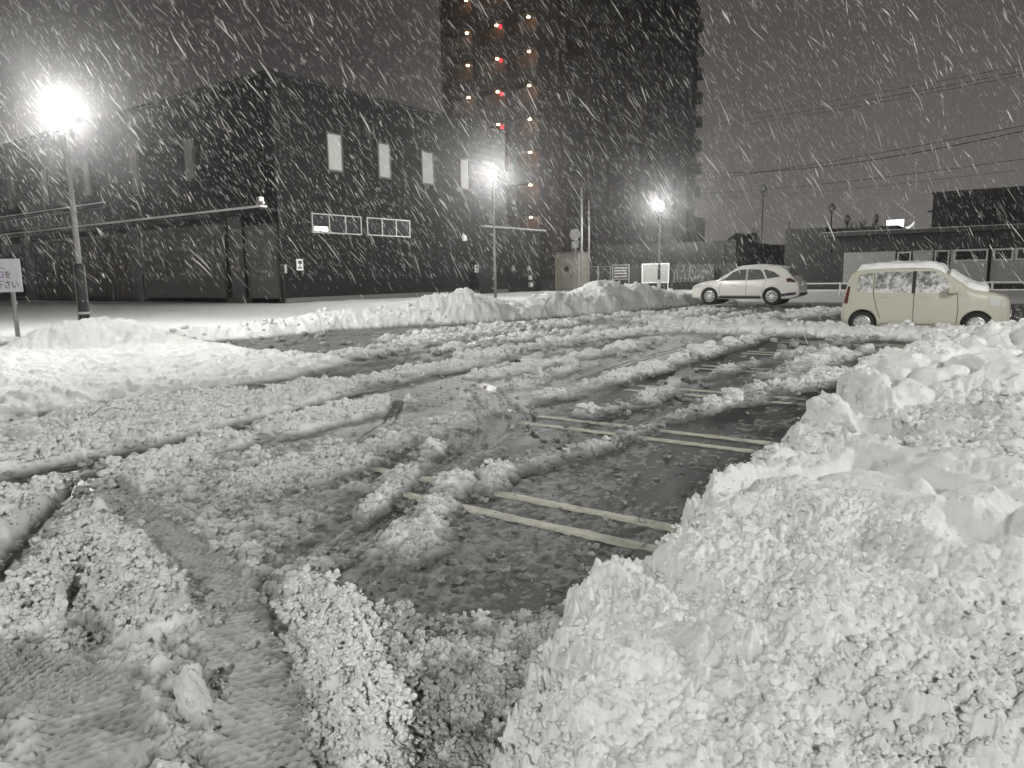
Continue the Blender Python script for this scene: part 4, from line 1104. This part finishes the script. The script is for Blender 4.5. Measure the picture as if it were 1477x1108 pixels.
def strip(c, pts, side, w=.012, lift=.004):
    m = MB()
    for (x0, z0), (x1, z1) in zip(pts[:-1], pts[1:]):
        n = max(1, int(math.hypot(x1-x0, z1-z0)/.06))
        for k in range(n):
            a = (x0+(x1-x0)*k/n, z0+(z1-z0)*k/n); e = (x0+(x1-x0)*(k+1)/n, z0+(z1-z0)*(k+1)/n)
            L = math.hypot(e[0]-a[0], e[1]-a[1]) or 1; nx, nz = -(e[1]-a[1])/L*w/2, (e[0]-a[0])/L*w/2
            q = [(a[0]+nx, a[1]+nz), (e[0]+nx, e[1]+nz), (e[0]-nx, e[1]-nz), (a[0]-nx, a[1]-nz)]
            m.add([(-x, side*(c.y(x, z)+lift), z) for x, z in q], [(0, 1, 2, 3)])
    return m
def across(c, x0, x1, y0f, y1f, lift=.008, n=8):
    """glass laid on the sloping top line between two stations"""
    V = []; F = []
    for i in range(n+1):
        x = x0 + (x1-x0)*i/n; z = c.top(x); hw = (c.y(x, z-c.corner)-c.corner)*(y0f+(y1f-y0f)*i/n)
        for k in range(9):
            t = -1 + k/4; V.append((-x, hw*t, z + .027*(1-abs(t)**2.2) + lift))
    for i in range(n):
        for k in range(8): F.append((i*9+k, i*9+k+1, (i+1)*9+k+1, (i+1)*9+k))
    return MB().add(V, F)
def cut_arches(o, xs, r, W):
    for x in xs:
        k = MB().lathe([(r, -W), (r, W)], (-x, 0, r*.92), 40, 'Y').build('cutter', M['blacktrim'])
        k.parent = o.parent; md = o.modifiers.new('arch', 'BOOLEAN'); md.operation = 'DIFFERENCE'; md.object = k; md.solver = 'EXACT'; md.use_self = True; md.use_hole_tolerant = True
        bpy.context.view_layer.update()
        me = bpy.data.meshes.new_from_object(o.evaluated_get(bpy.context.evaluated_depsgraph_get()))
        o.modifiers.clear(); o.data = me; bpy.data.objects.remove(k)
def wheel(t, x, y, r, side, spokes=10, snowy=False):
    w = .20
    ty = MB().lathe([(r*.66, -w/2), (r*.9, -w/2), (r*.98, -w*.36), (r, -w*.2), (r, w*.2), (r*.98, w*.36), (r*.9, w/2), (r*.66, w/2), (r*.62, w*.3), (r*.62, -w*.3), (r*.66, -w/2)], (0, 0, 0), 36, 'Y', False).build('wheel', M['tyre'], t, True)
    ty.location = (-x, y, r)
    s = side
    rm = MB().lathe([(r*.68, s*.06), (r*.68, s*.103), (r*.63, s*.106), (r*.61, s*.07), (r*.60, s*.03)], (0, 0, 0), 32, 'Y', False)
    rm.lathe([(r*.15, s*.05), (r*.14, s*.095), (.01, s*.10)], (0, 0, 0), 14, 'Y')
    for k in range(spokes):
        a = 2*math.pi*k/spokes + .1
        ca, sa = math.cos(a), math.sin(a)
        pts = []
        for rad, hw in ((r*.10, r*.045), (r*.63, r*.06)):
            for q in (-1, 1): pts.append((rad*ca - q*hw*sa, rad*sa + q*hw*ca))
        rm.add([(p[0], s*.092, p[1]) for p in pts] + [(p[0], s*.06, p[1]) for p in pts], [(0,1,3,2), (4,6,7,5), (0,2,6,4), (1,5,7,3), (2,3,7,6), (0,4,5,1)])
    rm.build('rim', M['rim'], ty)
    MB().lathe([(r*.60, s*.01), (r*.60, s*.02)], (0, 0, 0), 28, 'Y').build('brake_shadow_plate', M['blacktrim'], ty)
    if snowy:
        MB().lathe([(r*.60, s*.070), (r*.60, s*.084), (r*.3, s*.088), (.01, s*.088)], (0, 0, 0), 28, 'Y').build('packed_snow', M['frost'], ty, True)
def liner(t, xs, r, W):
    for x in xs:
        MB().lathe([(r*.985, -W/2+.10), (r*.985, W/2-.10)], (-x, 0, r*.92), 28, 'Y').build('wheel_well', M['blacktrim'], t)

def slab_on(c, x0, x1, inset, th, mat, name, parent, seed=1, amp=.5):
    """a layer of snow lying on the top line between two stations"""
    nx, ny = 44, 22; V = []; F = []
    for lay in (1, 0):
        for i in range(nx):
            u = i/(nx-1); x = x0 + (x1-x0)*u; z = c.top(x)
            hw = c.y(x, z-c.corner) - c.corner*.55 - inset
            for k in range(ny):
                t = -1 + 2*k/(ny-1)
                e = min(1, min(u, 1-u)/.06)*min(1, (1-abs(t))/.10); e = max(0, e)**.5
                nz = float(fbm(np.array([x*3.1]), np.array([t*2.2+seed]), seed, 4)[0])
                jag = 1 + .05*float(fbm(np.array([x*6]), np.array([seed*3.3+np.sign(t)]), seed+3, 3)[0])*abs(t)**4
                base = z + .027*(1-abs(t)**2.2) - (c.corner*.30*abs(t)**8)
                V.append((-x, hw*t*jag, base + (.004 + th*e*(1+amp*nz) if lay else -.01)))
    N = nx*ny
    for i in range(nx-1):
        for k in range(ny-1):
            a = i*ny+k; F.append((a, a+1, a+ny+1, a+ny)); F.append((N+a, N+a+ny, N+a+ny+1, N+a+1))
    for i in range(nx-1):
        for k in (0, ny-1):
            a = i*ny+k; F.append((a, a+ny, N+a+ny, N+a))
    for k in range(ny-1):
        for i in (0, nx-1):
            a = i*ny+k; F.append((a, a+1, N+a+1, N+a))
    return MB().add(V, F).build(name, M[mat], parent, True)

# ---- beige small car, nose to the right, buried behind the ridge
kei = Car(3.395, 1.475,
    [(0,.66),(.03,.84),(.10,.92),(.35,1.0),(.68,1.06),(.76,1.09),(1.02,1.28),(1.25,1.455),(1.36,1.53),(1.55,1.585),(1.9,1.60),(2.6,1.59),(3.0,1.565),(3.14,1.52),(3.22,1.42),(3.30,1.10),(3.36,.80),(3.39,.62)],
    [(0,.30),(.05,.22),(.3,.20),(3.1,.20),(3.34,.26),(3.39,.34)],
    .98, .145,
    [(0,.66),(.06,.79),(.18,.90),(.45,.975),(.8,1.0),(2.7,1.0),(3.1,.975),(3.28,.94),(3.37,.88),(3.395,.80)], .10)
kt = thing('beige_car', (-.03, 19.55, .02), 'beige boxy small car with snowy windows and roof half buried behind a snow ridge', 'car')
kb_ = kei.mesh().build('body', M['beige'], kt, True)
cut_arches(kb_, (.60, 2.90), .315, 1.0)
for x in (.60, 2.90):
    for s in (-1, 1): wheel(kt, x, s*.635, .275, s, 12, True)
liner(kt, (.60, 2.90), .315, 1.44)
for s in (-1, 1):
    f1 = car_patch(kei, [(1.0,.995),(1.82,.995),(1.82,1.485),(1.46,1.48),(1.29,1.385)], s).build('front_window', M['frost'], kt)
    f2 = car_patch(kei, [(1.90,.995),(2.66,.995),(2.66,1.475),(1.90,1.485)], s).build('rear_window', M['frost'], kt)
    f3 = car_patch(kei, [(2.72,1.0),(3.07,1.03),(3.03,1.42),(2.72,1.465)], s).build('quarter_window', M['frost'], kt)
    strip(kei, [(.98,.30),(.96,.62),(1.0,.99)], s).add(*(lambda q: (q.v, q.f))(strip(kei, [(1.84,.26),(1.84,.99)], s))).add(*(lambda q: (q.v, q.f))(strip(kei, [(2.52,.40),(2.60,.62),(2.69,.98),(2.69,1.46)], s))).add(*(lambda q: (q.v, q.f))(strip(kei, [(.98,.29),(2.5,.27)], s))).build('door_seams', M['blacktrim'], kt)
    strip(kei, [(1.86,.98),(1.86,1.49)], s, .075, .003).build('door_pillar', M['blacktrim'], kt)
    for xh in (1.58, 2.42):
        car_patch(kei, [(xh-.02,.89),(xh+.13,.89),(xh+.13,.925),(xh-.02,.925)], s, .028).build('door_handle', M['beige'], kt)
    car_patch(kei, [(.10,.66),(.36,.72),(.40,.90),(.20,.88),(.10,.80)], s, .008).build('headlight', M['headlight'], kt)
    car_patch(kei, [(3.24,.74),(3.33,.74),(3.26,1.15),(3.20,1.15)], s, .008).build('taillight', M['taillight'], kt)
    car_patch(kei, [(.82,.80),(.93,.80),(.93,.84),(.82,.84)], s, .006).build('side_marker', M['headlight'], kt)
    mm = MB(); ym = s*(kei.y(1.02, 1.05)+.11); mm.box(-1.16, -.98, ym-.09, ym+.09, .98, 1.14); mm.build('mirror', M['beige'], kt, False, .03)
    MB().box(-1.10, -1.02, s*(kei.y(1.05,1.0)-.03) if s > 0 else s*(kei.y(1.05,1.0)+.04), s*(kei.y(1.05,1.0)+.04) if s > 0 else s*(kei.y(1.05,1.0)-.03), .985, 1.03).build('mirror_arm', M['blacktrim'], kt)
across(kei, .82, 1.33, .93, .92).build('windscreen', M['frost'], kt, True)
across(kei, 3.15, 3.27, .8, .86).build('rear_glass', M['frost'], kt, True)
MB().box(-.07, .012, -.35, .35, .52, .62).box(-.06, .010, -.42, .42, .34, .44).build('grille', M['blacktrim'], kt, False, .01)
MB().box(-.01, .022, -.17, .17, .45, .60).build('number_plate', M['white'], kt)
def snow_on(name, label, mk):
    o = mk(); o.location = (-.03, 19.55, .02); o.parent = None
    return tag(o, label, 'snow cap', 'snow lying on the beige car')
snow_on('roof_snow', 'white snow layer covering the roof of the beige car', lambda: slab_on(kei, 1.24, 3.08, -.055, .085, 'snowcap', 'roof_snow', None, 5))
snow_on('windscreen_snow', 'thick snow slumped on the windscreen base and bonnet of the beige car', lambda: slab_on(kei, .42, 1.20, .06, .095, 'snowcap', 'windscreen_snow', None, 8, .9))

# ---- white SUV, nose to the left
suv = Car(4.73, 1.845,
    [(0,.62),(.03,.76),(.12,.84),(.35,.92),(.8,1.00),(1.15,1.045),(1.25,1.07),(1.65,1.34),(1.98,1.545),(2.25,1.635),(2.7,1.675),(3.2,1.665),(3.7,1.62),(4.05,1.575),(4.17,1.52),(4.45,1.20),(4.56,1.05),(4.66,.98),(4.71,.80),(4.73,.62)],
    [(0,.36),(.06,.27),(.5,.24),(4.3,.26),(4.6,.34),(4.73,.42)],
    1.02, .20,
    [(0,.60),(.06,.74),(.2,.86),(.5,.955),(.95,1.0),(3.8,1.0),(4.3,.965),(4.6,.90),(4.70,.84),(4.73,.76)], .13)
st = thing('white_suv', (-12.1, 32.35, .14), 'white rounded sport utility car with alloy wheels parked clear of the snow', 'car', rz=math.pi)
sb = suv.mesh().build('body', M['pearl'], st, True)
WX = (.93, 3.645)
cut_arches(sb, WX, .40, 1.2)
for x in WX:
    for s in (-1, 1): wheel(st, x, s*.79, .362, s, 10)
liner(st, WX, .40, 1.80)
for s in (-1, 1):
    car_patch(suv, [(1.55,1.06),(2.52,1.07),(2.52,1.53),(2.22,1.52),(1.92,1.40)], s).build('front_window', M['carglass'], st)
    car_patch(suv, [(2.60,1.07),(3.36,1.10),(3.22,1.38),(3.10,1.515),(2.60,1.535)], s).build('rear_window', M['carglass'], st)
    car_patch(suv, [(3.44,1.12),(3.98,1.20),(3.70,1.40),(3.42,1.49),(3.24,1.51),(3.32,1.36)], s).build('quarter_window', M['carglass'], st)
    strip(suv, [(2.56,.40),(2.56,1.54)], s, .016).add(*(lambda q: (q.v, q.f))(strip(suv, [(1.42,.42),(1.36,.70),(1.52,1.04)], s))).add(*(lambda q: (q.v, q.f))(strip(suv, [(3.20,.55),(3.32,.85),(3.42,1.10)], s))).add(*(lambda q: (q.v, q.f))(strip(suv, [(1.42,.41),(3.2,.41)], s))).build('door_seams', M['blacktrim'], st)
    strip(suv, [(1.36,.33),(3.2,.33)], s, .10, .003).build('sill', M['blacktrim'], st)
    strip(suv, [(4.05,.42),(4.62,.50)], s, .12, .004).build('rear_lower_trim', M['blacktrim'], st)
    for xh in (2.36, 3.16):
        car_patch(suv, [(xh-.02,.955),(xh+.18,.96),(xh+.18,.995),(xh-.02,.99)], s, .03).build('door_handle', M['pearl'], st)
    car_patch(suv, [(.14,.70),(.50,.78),(.56,.88),(.40,.90),(.16,.82)], s, .008).build('headlight', M['headlight'], st)
    car_patch(suv, [(4.24,.98),(4.60,.94),(4.55,1.04),(4.36,1.14),(4.22,1.12)], s, .010).build('taillight', M['taillight'], st)
    MB().box(-1.62, -1.46, s*1.0-.10, s*1.0+.10, 1.05, 1.19).build('mirror', M['pearl'], st, False, .035)
across(suv, 1.32, 1.95, .92, .90).build('windscreen', M['carglass'], st, True)
across(suv, 4.19, 4.44, .86, .90).build('rear_glass', M['carglass'], st, True)
sp_ = MB(); sp_.box(-4.30, -4.02, -.58, .58, 1.575, 1.61); sp_.build('spoiler', M['pearl'], st, False, .015)
MB().box(-.05, .015, -.50, .50, .60, .74).box(-.06, .012, -.55, .55, .40, .52).build('grille', M['blacktrim'], st, False, .01)
MB().box(-4.755, -4.70, -.17, .17, .80, .97).build('number_plate', M['white'], st)
MB().box(-4.74, -4.55, -.70, .70, .40, .52).build('bumper_trim', M['blacktrim'], st, False, .02)
o = slab_on(suv, 1.95, 4.0, -.02, .035, 'snowcap', 'roof_snow', None, 12); o.location = (-12.1, 32.35, .14); o.rotation_euler = (0, 0, math.pi)
tag(o, 'thin snow layer on the roof of the white sport utility car', 'snow cap')
o = slab_on(suv, .25, 1.2, .12, .02, 'snowcap', 'bonnet_snow', None, 14); o.location = (-12.1, 32.35, .14); o.rotation_euler = (0, 0, math.pi)
tag(o, 'thin snow dusting on the bonnet of the white sport utility car', 'snow cap')


# ------------------------------------------------------------------ falling snow, driven slantwise by the wind
def falling_snow(n):
    right = np.array([math.cos(R(35)), math.sin(R(35)), 0]); fwd = np.array([-math.sin(R(35)), math.cos(R(35)), 0])
    D = 33*RNG.random(n)**(1/2.3) + 3.4
    a = RNG.uniform(-.80, .80, n); h = RNG.uniform(-.15, 1, n)
    pos = fwd*D[:, None] + right*(D*a)[:, None]
    pos[:, 2] = 1.55 + np.where(h < 0, h*6, h*.62)*D*.95
    ok = (pos[:, 2] > .4) & (pos[:, 2] < 31); pos = pos[ok]; D = D[ok]; n = len(pos)
    ang = RNG.normal(.56, .13, n)
    d = right*np.sin(ang)[:, None] + fwd*RNG.normal(0, .25, n)[:, None]; d[:, 2] -= np.cos(ang)
    d /= np.linalg.norm(d, axis=1)[:, None]
    u = np.cross(d, fwd); u /= np.linalg.norm(u, axis=1)[:, None]; w = np.cross(d, u)
    L = np.minimum(.060*np.exp(RNG.normal(0, .6, n)), .02*D); r = .0033*np.exp(RNG.normal(0, .45, n))
    prof = ((-1, .05), (-.45, .8), (.1, 1.0), (.6, .7), (1, .05))
    V = []
    for t, q in prof:
        for k in range(3):
            ph = 2*math.pi*k/3 + t
            V.append(pos + d*(t*L)[:, None] + (u*math.cos(ph) + w*math.sin(ph))*(r*q)[:, None])
    V = np.stack(V, 1)
    f = []
    for i in range(len(prof)-1):
        for k in range(3): f.append((i*3+k, i*3+(k+1) % 3, (i+1)*3+(k+1) % 3, (i+1)*3+k))
    F = (np.array(f)[None] + (np.arange(n)*15)[:, None, None]).reshape(-1, 4)
    tag(grid_mesh('falling_snow', V.reshape(-1, 3), F, M['flake'], True), kind='stuff')
falling_snow(52000)

# ------------------------------------------------------------------ snowy night air
if HAZE_DENSITY:
    hz = MB().box(-105, 30, -25, 135, -1.5, 38)
    m, n, l, b = new_mat('night_haze'); n.remove(b)
    vol = n.new('ShaderNodeVolumePrincipled'); vol.inputs['Color'].default_value = (.9, .9, .9, 1)
    vol.inputs['Density'].default_value = HAZE_DENSITY; vol.inputs['Anisotropy'].default_value = .9
    l.new(vol.outputs[0], n['Material Output'].inputs['Volume'])
    tag(hz.build('haze', m), kind='stuff')
